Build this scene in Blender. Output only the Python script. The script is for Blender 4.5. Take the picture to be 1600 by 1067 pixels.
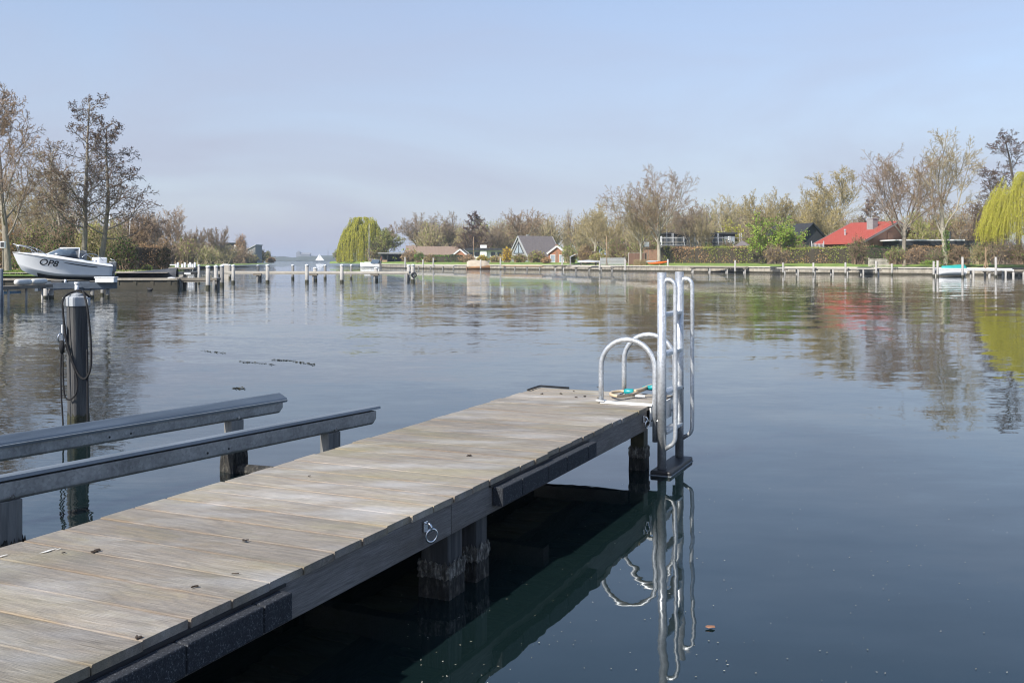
import bpy, math, random
import numpy as np
from mathutils import Vector, Matrix

for o in list(bpy.data.objects):
    bpy.data.objects.remove(o)
SC = bpy.context.scene
COL = SC.collection
RAD = math.radians

# ------------------------------------------------------------------ camera
CAM_H = 1.65                    # eye height above the water (z = 0)
FOC, HOR = 1556.0, 407.0        # focal length in photo pixels, horizon row
cam = bpy.data.cameras.new('camera')
cam.sensor_width = 36.0
cam.lens = 36.0 * FOC / 1600.0
cam.shift_y = -(533.5 - HOR) / 1600.0
cam.clip_start, cam.clip_end = 0.05, 12000
camo = bpy.data.objects.new('camera', cam)
camo.location = (0, 0, CAM_H)
camo.rotation_euler = (RAD(90), 0, 0)
COL.objects.link(camo)
SC.camera = camo

# ------------------------------------------------------------------ sky, sun, exposure
SUN_EL = RAD(40)
SUN_H = Vector((-0.68, -0.73)).normalized()
world = bpy.data.worlds.new('World')
SC.world = world
world.use_nodes = True
wn, wl = world.node_tree.nodes, world.node_tree.links
wn.clear()
w_out = wn.new('ShaderNodeOutputWorld')
w_bg = wn.new('ShaderNodeBackground')
w_sky = wn.new('ShaderNodeTexSky')
w_sky.sky_type = 'NISHITA'
w_sky.sun_disc = False
w_sky.sun_elevation = SUN_EL
w_sky.sun_rotation = math.atan2(SUN_H.x, SUN_H.y)
w_sky.altitude = 0
w_sky.air_density = 1.0
w_sky.dust_density = 0.8
w_sky.ozone_density = 2.5
w_bg.inputs['Strength'].default_value = 0.15
# thin veil of high cloud, the same all round the sky
w_tc = wn.new('ShaderNodeTexCoord')
w_map = wn.new('ShaderNodeMapping')
w_map.inputs['Scale'].default_value = (1.3, 1.3, 5.0)
w_noise = wn.new('ShaderNodeTexNoise')
w_noise.inputs['Scale'].default_value = 1.6
w_noise.inputs['Detail'].default_value = 5
w_noise.inputs['Roughness'].default_value = 0.55
w_noise.inputs['Distortion'].default_value = 0.6
w_ramp = wn.new('ShaderNodeMapRange')
w_ramp.inputs['From Min'].default_value = 0.38
w_ramp.inputs['From Max'].default_value = 0.72
w_ramp.inputs['To Min'].default_value = 0.78
w_ramp.inputs['To Max'].default_value = 1.12
w_mix = wn.new('ShaderNodeMix')
w_mix.data_type = 'RGBA'
w_mix.inputs['B'].default_value = (2.44, 2.56, 3.24, 1)
wl.new(w_tc.outputs['Generated'], w_map.inputs['Vector'])
wl.new(w_map.outputs['Vector'], w_noise.inputs['Vector'])
wl.new(w_noise.outputs['Fac'], w_ramp.inputs['Value'])
w_sep = wn.new('ShaderNodeSeparateXYZ')
wl.new(w_tc.outputs['Generated'], w_sep.inputs[0])
w_alt = wn.new('ShaderNodeMapRange')               # the veil thins out towards the zenith
for k_, v_ in zip(('From Min', 'From Max', 'To Min', 'To Max'), (0.03, 0.50, 0.95, 0.05)):
    w_alt.inputs[k_].default_value = v_
wl.new(w_sep.outputs['Z'], w_alt.inputs['Value'])
w_mul = wn.new('ShaderNodeMath'); w_mul.operation = 'MULTIPLY'
wl.new(w_ramp.outputs['Result'], w_mul.inputs[0]); wl.new(w_alt.outputs['Result'], w_mul.inputs[1])
wl.new(w_mul.outputs[0], w_mix.inputs['Factor'])
wl.new(w_sky.outputs['Color'], w_mix.inputs['A'])
wl.new(w_mix.outputs['Result'], w_bg.inputs['Color'])
wl.new(w_bg.outputs['Background'], w_out.inputs['Surface'])

sun = bpy.data.lights.new('sun', 'SUN')
sun.energy = 5.0
sun.angle = RAD(0.6)
sun.color = (1.0, 0.95, 0.87)
suno = bpy.data.objects.new('sun', sun)
sdir = Vector((SUN_H.x * math.cos(SUN_EL), SUN_H.y * math.cos(SUN_EL), math.sin(SUN_EL)))
suno.rotation_euler = sdir.to_track_quat('Z', 'Y').to_euler()
suno.location = sdir * 50
COL.objects.link(suno)

SC.view_settings.view_transform = 'Standard'
SC.view_settings.look = 'None'
SC.view_settings.exposure = 0.44
SC.view_settings.gamma = 1.0
SC.view_settings.use_curve_mapping = False
SC.render.engine = 'CYCLES'
SC.cycles.use_denoising = True
SC.cycles.filter_width = 1.15
SC.cycles.max_bounces = 8
SC.cycles.volume_bounces = 0
SC.cycles.sample_clamp_indirect = 6.0

rng = np.random.default_rng(7)
random.seed(7)

# ------------------------------------------------------------------ placing helpers
def X(px, Y):                   # world X of a photo column at distance Y
    return (px - 800.0) / FOC * Y
def Zz(py, Y):                  # world height of a photo row at distance Y
    return CAM_H - (py - HOR) * Y / FOC

# ------------------------------------------------------------------ materials
def _nodes(name):
    m = bpy.data.materials.new(name)
    m.use_nodes = True
    n, l = m.node_tree.nodes, m.node_tree.links
    return m, n, l, n['Principled BSDF']

def ramp(n, cols, stops=None):
    r = n.new('ShaderNodeValToRGB')
    e = r.color_ramp.elements
    k = len(cols)
    stops = stops or [0.25 + 0.5 * i / max(1, k - 1) for i in range(k)]
    while len(e) < k:
        e.new(0.5)
    for i in range(k):
        e[i].position = stops[i]
        e[i].color = (*cols[i], 1)
    return r

def pmat(name, cols, scale=4.0, stretch=(1, 1, 1), rough=0.75, metal=0.0, bump=0.0, bump_scale=None,
         island=False, world_space=False, rand=0.0, spec=0.5, stops=None, detail=5, translucent=0.0):
    """Principled with a noise-driven colour; island=True picks the colour per loose piece instead."""
    m, n, l, p = _nodes(name)
    p.inputs['Roughness'].default_value = rough
    p.inputs['Metallic'].default_value = metal
    p.inputs['Specular IOR Level'].default_value = spec
    geo = n.new('ShaderNodeNewGeometry')
    tc = n.new('ShaderNodeTexCoord')
    mp = n.new('ShaderNodeMapping')
    mp.inputs['Scale'].default_value = stretch
    l.new(geo.outputs['Position'] if world_space else tc.outputs['Object'], mp.inputs['Vector'])
    if rand:
        oi = n.new('ShaderNodeObjectInfo')
        cx = n.new('ShaderNodeCombineXYZ')
        mu = n.new('ShaderNodeMath'); mu.operation = 'MULTIPLY'; mu.inputs[1].default_value = 57.0
        l.new(oi.outputs['Random'], mu.inputs[0])
        for i in range(3):
            l.new(mu.outputs[0], cx.inputs[i])
        l.new(cx.outputs[0], mp.inputs['Location'])
    no = n.new('ShaderNodeTexNoise')
    no.inputs['Scale'].default_value = scale
    no.inputs['Detail'].default_value = detail
    no.inputs['Roughness'].default_value = 0.6
    l.new(mp.outputs[0], no.inputs['Vector'])
    r = ramp(n, cols, stops)
    if island:
        l.new(geo.outputs['Random Per Island'], r.inputs['Fac'])
        for i, e in enumerate(r.color_ramp.elements):
            e.position = i / max(1, len(cols) - 1)
    else:
        l.new(no.outputs['Fac'], r.inputs['Fac'])
    l.new(r.outputs['Color'], p.inputs['Base Color'])
    if bump:
        b = n.new('ShaderNodeBump')
        b.inputs['Strength'].default_value = 1.0
        b.inputs['Distance'].default_value = bump
        no2 = n.new('ShaderNodeTexNoise')
        no2.inputs['Scale'].default_value = bump_scale or scale * 3
        no2.inputs['Detail'].default_value = 6
        l.new(mp.outputs[0], no2.inputs['Vector'])
        l.new(no2.outputs['Fac'], b.inputs['Height'])
        l.new(b.outputs['Normal'], p.inputs['Normal'])
    if translucent:
        t = n.new('ShaderNodeBsdfTranslucent')
        l.new(r.outputs['Color'], t.inputs['Color'])
        mx = n.new('ShaderNodeMixShader')
        mx.inputs[0].default_value = translucent
        out = n['Material Output']
        l.new(p.outputs[0], mx.inputs[1]); l.new(t.outputs[0], mx.inputs[2])
        l.new(mx.outputs[0], out.inputs['Surface'])
    return m

def deck_wood(name, side=False):
    """weathered hardwood, grain along local X, tinted by algae; every board differs"""
    m, n, l, p = _nodes(name)
    tc = n.new('ShaderNodeTexCoord'); oi = n.new('ShaderNodeObjectInfo')
    cx = n.new('ShaderNodeCombineXYZ')
    for i, k in enumerate((31.0, 17.0, 9.0)):
        mu = n.new('ShaderNodeMath'); mu.operation = 'MULTIPLY'; mu.inputs[1].default_value = k
        l.new(oi.outputs['Random'], mu.inputs[0]); l.new(mu.outputs[0], cx.inputs[i])
    add = n.new('ShaderNodeVectorMath'); add.operation = 'ADD'
    l.new(tc.outputs['Object'], add.inputs[0]); l.new(cx.outputs[0], add.inputs[1])
    def noise(scale, st, detail=6, rough=0.6, dist=0.0):
        mp = n.new('ShaderNodeMapping'); mp.inputs['Scale'].default_value = st
        no = n.new('ShaderNodeTexNoise'); no.inputs['Scale'].default_value = scale
        no.inputs['Detail'].default_value = detail; no.inputs['Roughness'].default_value = rough
        no.inputs['Distortion'].default_value = dist
        l.new(add.outputs[0], mp.inputs['Vector']); l.new(mp.outputs[0], no.inputs['Vector'])
        return no
    def mixc(f, a, b, mode='MIX'):
        x = n.new('ShaderNodeMix'); x.data_type = 'RGBA'; x.blend_type = mode
        if hasattr(f, 'is_linked'): l.new(f, x.inputs['Factor'])
        else: x.inputs['Factor'].default_value = f
        for s, k in ((a, 'A'), (b, 'B')):
            if isinstance(s, tuple): x.inputs[k].default_value = (*s, 1)
            else: l.new(s, x.inputs[k])
        return x.outputs['Result']
    def rng_(src, a, b, c=0.0, d=1.0):
        r = n.new('ShaderNodeMapRange'); l.new(src, r.inputs['Value'])
        for k, v in zip(('From Min', 'From Max', 'To Min', 'To Max'), (a, b, c, d)): r.inputs[k].default_value = v
        return r.outputs['Result']
    grain = noise(9, (0.55, 14, 14), 8, 0.65, 0.8)
    fine = noise(40, (0.35, 9, 9), 5, 0.7)
    blot = noise(2.6, (1.0, 2.8, 2.8), 4, 0.55, 0.4)
    algae = noise(3.3, (0.9, 2.2, 2.2), 5, 0.6)
    warm = noise(2.0, (0.8, 5, 5), 4, 0.6, 0.5)
    if side:
        base = mixc(rng_(grain.outputs['Fac'], .3, .7), (0.17, 0.155, 0.145), (0.33, 0.31, 0.295))
        base = mixc(rng_(blot.outputs['Fac'], .45, .75, 0, .7), base, (0.16, 0.135, 0.11))
    else:
        base = mixc(rng_(grain.outputs['Fac'], .30, .70), (0.30, 0.258, 0.205), (0.54, 0.482, 0.41))
        base = mixc(rng_(blot.outputs['Fac'], .45, .75, 0, .75), base, (0.27, 0.24, 0.205))
        base = mixc(rng_(warm.outputs['Fac'], .52, .80, 0, .50), base, (0.52, 0.39, 0.24))
        base = mixc(rng_(algae.outputs['Fac'], .52, .74, 0, .36), base, (0.41, 0.37, 0.20))
        # tan, unweathered wood along the board edges (local y = +-0.097)
        sx = n.new('ShaderNodeSeparateXYZ'); l.new(tc.outputs['Object'], sx.inputs[0])
        ab = n.new('ShaderNodeMath'); ab.operation = 'ABSOLUTE'; l.new(sx.outputs['Y'], ab.inputs[0])
        jit = n.new('ShaderNodeMath'); jit.operation = 'MULTIPLY_ADD'; jit.inputs[1].default_value = 0.035; jit.inputs[2].default_value = -0.0175
        l.new(warm.outputs['Fac'], jit.inputs[0])
        sm = n.new('ShaderNodeMath'); sm.operation = 'ADD'; l.new(ab.outputs[0], sm.inputs[0]); l.new(jit.outputs[0], sm.inputs[1])
        base = mixc(rng_(sm.outputs[0], .080, .099, 0, .6), base, (0.26, 0.18, 0.115))
        # growth-ring figure and stains that run across several boards
        fig = n.new('ShaderNodeMath'); fig.operation = 'MULTIPLY_ADD'; fig.inputs[1].default_value = 95.0
        l.new(sx.outputs['Y'], fig.inputs[0]); bend = noise(1.0, (1.3, 3.2, 3.2), 2, .5, .6)
        bm_ = n.new('ShaderNodeMath'); bm_.operation = 'MULTIPLY'; bm_.inputs[1].default_value = 42.0; l.new(bend.outputs['Fac'], bm_.inputs[0]); l.new(bm_.outputs[0], fig.inputs[2])
        sn = n.new('ShaderNodeMath'); sn.operation = 'SINE'; l.new(fig.outputs[0], sn.inputs[0])
        base = mixc(rng_(sn.outputs[0], -.2, 1.0, 0, .34), base, (0.235, 0.215, 0.195))
        geo = n.new('ShaderNodeNewGeometry')
        def wnoise(scale, st, d_=3):
            mp = n.new('ShaderNodeMapping'); mp.inputs['Scale'].default_value = st; mp.inputs['Rotation'].default_value = (0, 0, RAD(-24.4))
            no = n.new('ShaderNodeTexNoise'); no.inputs['Scale'].default_value = scale; no.inputs['Detail'].default_value = d_
            l.new(geo.outputs['Position'], mp.inputs['Vector']); l.new(mp.outputs[0], no.inputs['Vector']); return no.outputs['Fac']
        base = mixc(rng_(wnoise(1.7, (.8, 1.6, 1), 5), .50, .72, 0, .40), base, (0.42, 0.375, 0.20))
        base = mixc(rng_(wnoise(2.3, (.7, 2.0, 1), 6), .52, .70, 0, .50), base, (0.60, 0.59, 0.58))
        base = mixc(rng_(wnoise(1.3, (1.2, 1.2, 1), 6), .56, .74, 0, .42), base, (0.19, 0.18, 0.165))
    tone = rng_(oi.outputs['Random'], 0, 1, 0.65, .94)
    hv = n.new('ShaderNodeHueSaturation'); l.new(base, hv.inputs['Color']); l.new(tone, hv.inputs['Value'])
    fm = rng_(fine.outputs['Fac'], .3, .62, .62, 1.05)
    fin = n.new('ShaderNodeVectorMath'); fin.operation = 'SCALE'
    l.new(hv.outputs['Color'], fin.inputs[0]); l.new(fm, fin.inputs['Scale'])
    l.new(fin.outputs[0], p.inputs['Base Color'])
    p.inputs['Roughness'].default_value = 0.78
    p.inputs['Specular IOR Level'].default_value = 0.3
    b = n.new('ShaderNodeBump'); b.inputs['Distance'].default_value = 0.004; b.inputs['Strength'].default_value = 0.8
    ad = n.new('ShaderNodeMath'); ad.operation = 'ADD'
    l.new(grain.outputs['Fac'], ad.inputs[0]); l.new(fine.outputs['Fac'], ad.inputs[1])
    l.new(ad.outputs[0], b.inputs['Height']); l.new(b.outputs['Normal'], p.inputs['Normal'])
    return m

def water_mat():
    m, n, l, p = _nodes('lake_water')
    p.inputs['Base Color'].default_value = (0.005, 0.012, 0.0125, 1)
    p.inputs['Roughness'].default_value = 0.015
    p.inputs['IOR'].default_value = 1.36
    p.inputs['Specular Tint'].default_value = (0.76, 0.92, 1.0, 1)
    p.inputs['Specular IOR Level'].default_value = 1.0
    geo = n.new('ShaderNodeNewGeometry')
    def noise(scale, st, rot, detail=2, dist=0.0, off=0):
        mp = n.new('ShaderNodeMapping'); mp.inputs['Scale'].default_value = st
        mp.inputs['Rotation'].default_value = (0, 0, RAD(rot)); mp.inputs['Location'].default_value = (off, off * .7, 0)
        no = n.new('ShaderNodeTexNoise'); no.inputs['Scale'].default_value = scale
        no.inputs['Detail'].default_value = detail; no.inputs['Distortion'].default_value = dist
        l.new(geo.outputs['Position'], mp.inputs['Vector']); l.new(mp.outputs[0], no.inputs['Vector'])
        return no.outputs['Fac']
    def math_(op, a, b, c=None):
        x = n.new('ShaderNodeMath'); x.operation = op
        for i, v in enumerate((a, b, c)):
            if v is None: continue
            if isinstance(v, (int, float)): x.inputs[i].default_value = v
            else: l.new(v, x.inputs[i])
        return x.outputs[0]
    def rng_(src, a, b, c, d):
        r = n.new('ShaderNodeMapRange'); r.interpolation_type = 'SMOOTHSTEP'; l.new(src, r.inputs['Value'])
        for k, v in zip(('From Min', 'From Max', 'To Min', 'To Max'), (a, b, c, d)): r.inputs[k].default_value = v
        return r.outputs['Result']
    # breeze: open water is ruffled, the lee of the jetty and of the east bank is calm
    sx = n.new('ShaderNodeSeparateXYZ'); l.new(geo.outputs['Position'], sx.inputs[0])
    off_bank = math_('SUBTRACT', math_('MULTIPLY', sx.outputs['Y'], 0.30), sx.outputs['X'])
    open_w = rng_(off_bank, -6.0, 22.0, 0.0, 1.0)
    fetch = rng_(sx.outputs['Y'], 4.0, 24.0, 0.10, 1.0)
    gust = rng_(noise(0.045, (1, 2.2, 1), 12, 3, 0.5, 3), .40, .62, 0.25, 1.0)
    cat = rng_(noise(0.16, (0.35, 1.6, 1), 8, 3, 0.3, 9), .36, .68, 0.65, 1.1)
    amp = math_('MULTIPLY', math_('MULTIPLY', fetch, gust), cat)
    amp = math_('MULTIPLY', amp, math_('MULTIPLY_ADD', open_w, 0.70, 0.30))
    left_r = rng_(math_('ADD', sx.outputs['X'], math_('MULTIPLY', sx.outputs['Y'], 0.22)), -3.0, 0.5, 1.0, 0.0)
    far = rng_(sx.outputs['Y'], 26.0, 80.0, 1.0, 6.5)
    lee = rng_(off_bank, -14.0, 12.0, 0.0, 1.0)
    amp = math_('MULTIPLY', amp, math_('ADD', 1.0, math_('MULTIPLY', lee, math_('SUBTRACT', far, 1.0))))
    amp = math_('MAXIMUM', amp, math_('MULTIPLY', left_r, 0.55))
    def vnoise(scale, st, rot, detail, off):
        mp = n.new('ShaderNodeMapping'); mp.inputs['Scale'].default_value = st
        mp.inputs['Rotation'].default_value = (0, 0, RAD(rot)); mp.inputs['Location'].default_value = (off, off * .7, 0)
        no = n.new('ShaderNodeTexNoise'); no.inputs['Scale'].default_value = scale
        no.inputs['Detail'].default_value = detail; no.inputs['Roughness'].default_value = .45
        l.new(geo.outputs['Position'], mp.inputs['Vector']); l.new(mp.outputs[0], no.inputs['Vector'])
        v = n.new('ShaderNodeVectorMath'); v.operation = 'SUBTRACT'; v.inputs[1].default_value = (.5, .5, .5)
        l.new(no.outputs['Color'], v.inputs[0]); return v.outputs[0]
    def vscale(v, k):
        x = n.new('ShaderNodeVectorMath'); x.operation = 'SCALE'; l.new(v, x.inputs[0])
        if isinstance(k, (int, float)): x.inputs['Scale'].default_value = k
        else: l.new(k, x.inputs['Scale'])
        return x.outputs[0]
    def vadd(a, b):
        x = n.new('ShaderNodeVectorMath'); x.operation = 'ADD'; l.new(a, x.inputs[0]); l.new(b, x.inputs[1]); return x.outputs[0]
    swell = vscale(vnoise(0.9, (0.6, 1.2, 1), 20, 1.0, 0), math_('MULTIPLY_ADD', amp, 0.012, 0.040))
    rip = vscale(vnoise(8.5, (0.5, 1.3, 1), 15, 1.5, 5), math_('MULTIPLY_ADD', amp, 0.12, 0.012))
    fine = vscale(vnoise(24, (0.6, 1.3, 1), 8, 1.5, 2), math_('MULTIPLY_ADD', amp, 0.10, 0.002))
    mid = vscale(vnoise(2.6, (0.6, 1.2, 1), 24, 1.0, 7), math_('MULTIPLY_ADD', amp, 0.02, 0.022))
    tot = vadd(vadd(vadd(swell, mid), rip), fine)
    flat = n.new('ShaderNodeVectorMath'); flat.operation = 'MULTIPLY'; flat.inputs[1].default_value = (.8, 1, 0); l.new(tot, flat.inputs[0])
    upv = n.new('ShaderNodeCombineXYZ'); upv.inputs[2].default_value = 1.0
    nm = n.new('ShaderNodeVectorMath'); nm.operation = 'NORMALIZE'; l.new(vadd(flat.outputs[0], upv.outputs[0]), nm.inputs[0])
    l.new(nm.outputs[0], p.inputs['Normal'])
    return m

def galvanised(name, col=(0.42, 0.44, 0.46), rough=0.42):
    m, n, l, p = _nodes(name)
    tc = n.new('ShaderNodeTexCoord'); v = n.new('ShaderNodeTexVoronoi'); v.inputs['Scale'].default_value = 70
    l.new(tc.outputs['Object'], v.inputs['Vector'])
    no = n.new('ShaderNodeTexNoise'); no.inputs['Scale'].default_value = 7; no.inputs['Detail'].default_value = 6
    l.new(tc.outputs['Object'], no.inputs['Vector'])
    r1 = ramp(n, [tuple(c * .82 for c in col), tuple(min(1, c * 1.2) for c in col)], [0.0, 1.0])
    l.new(v.outputs['Color'], r1.inputs['Fac'])
    r2 = ramp(n, [(.72, .72, .72), (1.05, 1.05, 1.05)], [.3, .65])
    l.new(no.outputs['Fac'], r2.inputs['Fac'])
    mx = n.new('ShaderNodeMix'); mx.data_type = 'RGBA'; mx.blend_type = 'MULTIPLY'; mx.inputs['Factor'].default_value = 1
    l.new(r1.outputs[0], mx.inputs['A']); l.new(r2.outputs[0], mx.inputs['B'])
    l.new(mx.outputs['Result'], p.inputs['Base Color'])
    p.inputs['Metallic'].default_value = 0.65
    p.inputs['Roughness'].default_value = rough
    return m

M = {}
M['water'] = water_mat()
M['deck'] = deck_wood('weathered_deck_board')
M['fascia'] = deck_wood('weathered_side_board', True)
M['galv'] = galvanised('galvanised_steel', (0.60, 0.62, 0.64), .38)
M['galv_dull'] = galvanised('dull_galvanised_beam', (0.42, 0.42, 0.41), .62)
M['steel'] = pmat('polished_steel', [(.6, .6, .6), (.75, .75, .75)], rough=.2, metal=1.0)
M['white_plate'] = pmat('white_plate', [(.62, .62, .60), (.80, .80, .78)], scale=5, rough=.5)
M['rubber_pad'] = pmat('grey_rubber_pad', [(.15, .175, .20), (.28, .315, .35)], scale=3, stretch=(.4, 3, 3), rough=.45)
M['fender'] = pmat('black_granulate', [(.008, .010, .014), (.022, .026, .034), (.20, .21, .22)], scale=150, rough=.8, bump=.004, bump_scale=220, stops=[.35, .58, .74])
M['black'] = pmat('black_plastic', [(.010, .010, .011), (.03, .03, .032)], rough=.5)
M['rope'] = pmat('black_rope', [(.006, .006, .007), (.02, .02, .022)], scale=60, rough=.9, bump=.003)
M['pile'] = pmat('grey_timber_pile', [(.09, .088, .082), (.19, .185, .175), (.29, .28, .26)], scale=5, stretch=(3, 3, .35), rough=.85, bump=.006, rand=1)
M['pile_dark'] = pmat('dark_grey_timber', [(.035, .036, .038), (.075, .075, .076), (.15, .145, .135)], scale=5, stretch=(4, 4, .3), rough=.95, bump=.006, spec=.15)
M['pile_pale'] = pmat('pale_timber_post', [(.20, .19, .175), (.36, .345, .32), (.45, .43, .40)], scale=4, stretch=(3, 3, .5), rough=.85, rand=1)
M['wet'] = pmat('wet_algae_timber', [(.012, .012, .008), (.035, .034, .016), (.075, .062, .03)], scale=9, rough=.45, bump=.008)  # wet pile feet; also the painted-in shade of the ladder pile
M['crust'] = pmat('mussel_crust', [(.008, .008, .007), (.03, .027, .022), (.12, .11, .09)], scale=38, stretch=(1, 1, .5), rough=.7, bump=.012, stops=[.38, .55, .7])
M['barnacle'] = pmat('pale_barnacles', [(.03, .028, .022), (.11, .10, .085), (.32, .30, .26)], scale=55, stretch=(1, 1, .35), rough=.8, bump=.01, stops=[.35, .52, .68])
M['cap_white'] = pmat('white_pile_cap', [(.62, .64, .65), (.78, .79, .80)], rough=.5)
M['cap_grey'] = pmat('weathered_zinc_cap', [(.34, .36, .38), (.50, .52, .54)], scale=9, rough=.6, metal=.3)
M['hose'] = pmat('beige_hose', [(.46, .34, .22), (.58, .45, .30)], rough=.5)
M['teal'] = pmat('teal_plastic', [(.004, .20, .22), (.008, .28, .30)], rough=.35)
M['dead_leaf'] = pmat('dark_dry_leaf', [(.02, .014, .010), (.06, .04, .025)], rough=.8, scale=30)
M['dropping'] = pmat('bird_dropping', [(.55, .54, .5), (.75, .74, .7)], rough=.9)
M['grass'] = pmat('lawn_grass', [(0.098, 0.156, 0.029), (0.169, 0.247, 0.046), (0.260, 0.286, 0.091)], scale=.8, rough=.9, world_space=True, bump=.05, bump_scale=9)
M['soil'] = pmat('bare_soil', [(.11, .085, .055), (.20, .16, .11)], scale=.6, rough=.95, world_space=True)
M['sand'] = pmat('sandy_paving', [(.30, .25, .19), (.42, .36, .28)], scale=1.5, rough=.95, world_space=True)
M['quay'] = pmat('quay_timber', [(0.163, 0.144, 0.112), (0.300, 0.269, 0.219), (0.425, 0.388, 0.325)], scale=1.2, stretch=(1.4, 1.4, .5), rough=.9, world_space=True, bump=.03)
M['quay_cap'] = pmat('quay_capping', [(0.450, 0.413, 0.350), (0.650, 0.600, 0.525)], scale=.9, rough=.85, world_space=True)
M['quay_wet'] = pmat('wet_quay_foot', [(.02, .018, .010), (.06, .05, .03)], scale=2, rough=.6, world_space=True)
M['jetty'] = pmat('old_jetty_wood', [(.12, .105, .085), (.24, .21, .17)], scale=2, rough=.9, rand=1)
M['jetty_pale'] = pmat('pale_jetty_wood', [(0.360, 0.330, 0.282), (0.504, 0.468, 0.408)], scale=2, rough=.9, rand=1)
M['bark'] = pmat('grey_brown_bark', [(0.135, 0.115, 0.089), (0.257, 0.223, 0.176), (0.365, 0.324, 0.257)], scale=3, stretch=(3, 3, .6), rough=.9, bump=.03, rand=1)
M['bark_pale'] = pmat('pale_bark', [(0.260, 0.234, 0.176), (0.429, 0.390, 0.299)], scale=2.5, stretch=(3, 3, .6), rough=.9, rand=1)
M['bark_dark'] = pmat('dark_bark', [(.055, .046, .038), (.13, .11, .088)], scale=3, stretch=(3, 3, .6), rough=.9, rand=1)
M['twig'] = pmat('brown_twigs', [(0.192, 0.132, 0.086), (0.361, 0.260, 0.164)], island=True, rough=.85)
M['twig_pale'] = pmat('pale_twigs', [(0.265, 0.216, 0.118), (0.466, 0.386, 0.224)], island=True, rough=.85)
M['twig_red'] = pmat('reddish_twigs', [(.19, .145, .10), (.31, .245, .175)], island=True, rough=.85)
M['twig_dark'] = pmat('dark_twigs', [(0.078, 0.057, 0.043), (0.188, 0.135, 0.093)], island=True, rough=.85)
def leafmat(name, cols, tr=.25):
    return pmat(name, cols, island=True, rough=.7, translucent=tr, spec=.3)
M['cones'] = leafmat('alder_catkins', [(0.028, 0.019, 0.016), (0.094, 0.052, 0.039), (0.172, 0.086, 0.058)], .05)
M['bud_khaki'] = leafmat('khaki_buds', [(0.264, 0.215, 0.068), (0.413, 0.330, 0.115), (0.495, 0.380, 0.135)])
M['bud_rust'] = leafmat('rusty_buds', [(.24, .155, .075), (.35, .24, .12)])
M['bud_olive'] = leafmat('olive_leaf', [(0.190, 0.218, 0.043), (0.359, 0.391, 0.086)])
M['leaf_fresh'] = leafmat('fresh_green_leaf', [(0.135, 0.230, 0.027), (0.257, 0.365, 0.047), (0.365, 0.459, 0.081)])
M['leaf_green'] = leafmat('green_leaf', [(0.059, 0.122, 0.020), (0.128, 0.224, 0.037), (0.196, 0.306, 0.060)])
M['leaf_dark'] = leafmat('dark_evergreen_leaf', [(0.017, 0.037, 0.014), (0.048, 0.085, 0.024)])
M['leaf_willow'] = leafmat('yellow_willow_leaf', [(.28, .29, .02), (.44, .45, .03), (.54, .53, .05), (.62, .60, .09)], .35)
M['willow_twig'] = pmat('yellow_willow_twigs', [(.30, .26, .04), (.46, .42, .08)], island=True, rough=.8)
M['leaf_yellow'] = leafmat('forsythia_yellow', [(.58, .38, .015), (.75, .52, .03)])
M['leaf_beech'] = leafmat('dry_beech_leaf', [(0.285, 0.164, 0.084), (0.481, 0.295, 0.154), (0.634, 0.438, 0.241)])
M['leaf_orange'] = leafmat('orange_leaf', [(0.364, 0.156, 0.039), (0.494, 0.260, 0.078)])
M['shrub_core'] = pmat('shrub_twigs_core', [(0.029, 0.023, 0.016), (0.065, 0.052, 0.034)], scale=6, rough=.95)
M['brick'] = pmat('brick_wall', [(.22, .125, .082), (.33, .20, .135)], scale=5, rough=.9)
M['brick_red'] = pmat('red_brick_wall', [(.30, .13, .07), (.42, .20, .12)], scale=5, rough=.9)
M['wall_white'] = pmat('white_render', [(.72, .72, .70), (.82, .82, .80)], scale=2, rough=.8)
M['wall_dark'] = pmat('dark_cladding', [(.018, .020, .024), (.04, .042, .046)], scale=4, rough=.8)
M['wall_grey'] = pmat('grey_cladding', [(.20, .20, .20), (.30, .30, .295)], scale=4, rough=.85)
M['trim'] = pmat('white_trim', [(.78, .78, .77), (.85, .85, .84)], rough=.5)
M['roof_red'] = pmat('red_roof', [(.31, .058, .038), (.41, .092, .064)], scale=2.5, rough=.75)
M['roof_brown'] = pmat('brown_tile_roof', [(.19, .135, .10), (.29, .215, .165)], scale=3, rough=.85)
M['roof_grey'] = pmat('grey_tile_roof', [(.115, .10, .10), (.19, .165, .16)], scale=3, rough=.8)
M['roof_dark'] = pmat('dark_roof', [(.02, .021, .024), (.045, .046, .05)], scale=3, rough=.7)
M['roof_zinc'] = pmat('pale_zinc_roof', [(.34, .35, .36), (.44, .45, .46)], scale=3, rough=.5)
M['glass'] = pmat('window_glass', [(.02, .025, .03), (.05, .06, .07)], rough=.06, spec=.8)
M['glass_pale'] = pmat('sky_lit_glass', [(.22, .26, .30), (.36, .41, .45)], rough=.08, spec=.8)
M['gel'] = pmat('white_gelcoat', [(.76, .77, .78), (.82, .83, .83)], scale=2, rough=.22)
M['antifoul'] = pmat('black_antifouling', [(.008, .009, .012), (.02, .022, .028)], rough=.6)
M['navy'] = pmat('black_lettering', [(.006, .008, .014), (.012, .014, .02)], rough=.35)
M['windscreen'] = pmat('tinted_windscreen', [(.045, .065, .09), (.09, .12, .15)], rough=.06, spec=.9)
M['lift_blue'] = pmat('blue_grey_lift_beam', [(.045, .06, .085), (.11, .135, .165)], scale=3, stretch=(.5, 3, 3), rough=.6)
M['buoy'] = pmat('off_white_buoy', [(.50, .50, .47), (.68, .68, .65)], scale=4, rough=.55)
M['blue_tub'] = pmat('blue_plastic', [(.02, .12, .24), (.03, .16, .30)], rough=.4)
M['tarp'] = pmat('dark_tarpaulin', [(.03, .033, .038), (.07, .075, .085)], scale=3, rough=.55)
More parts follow.
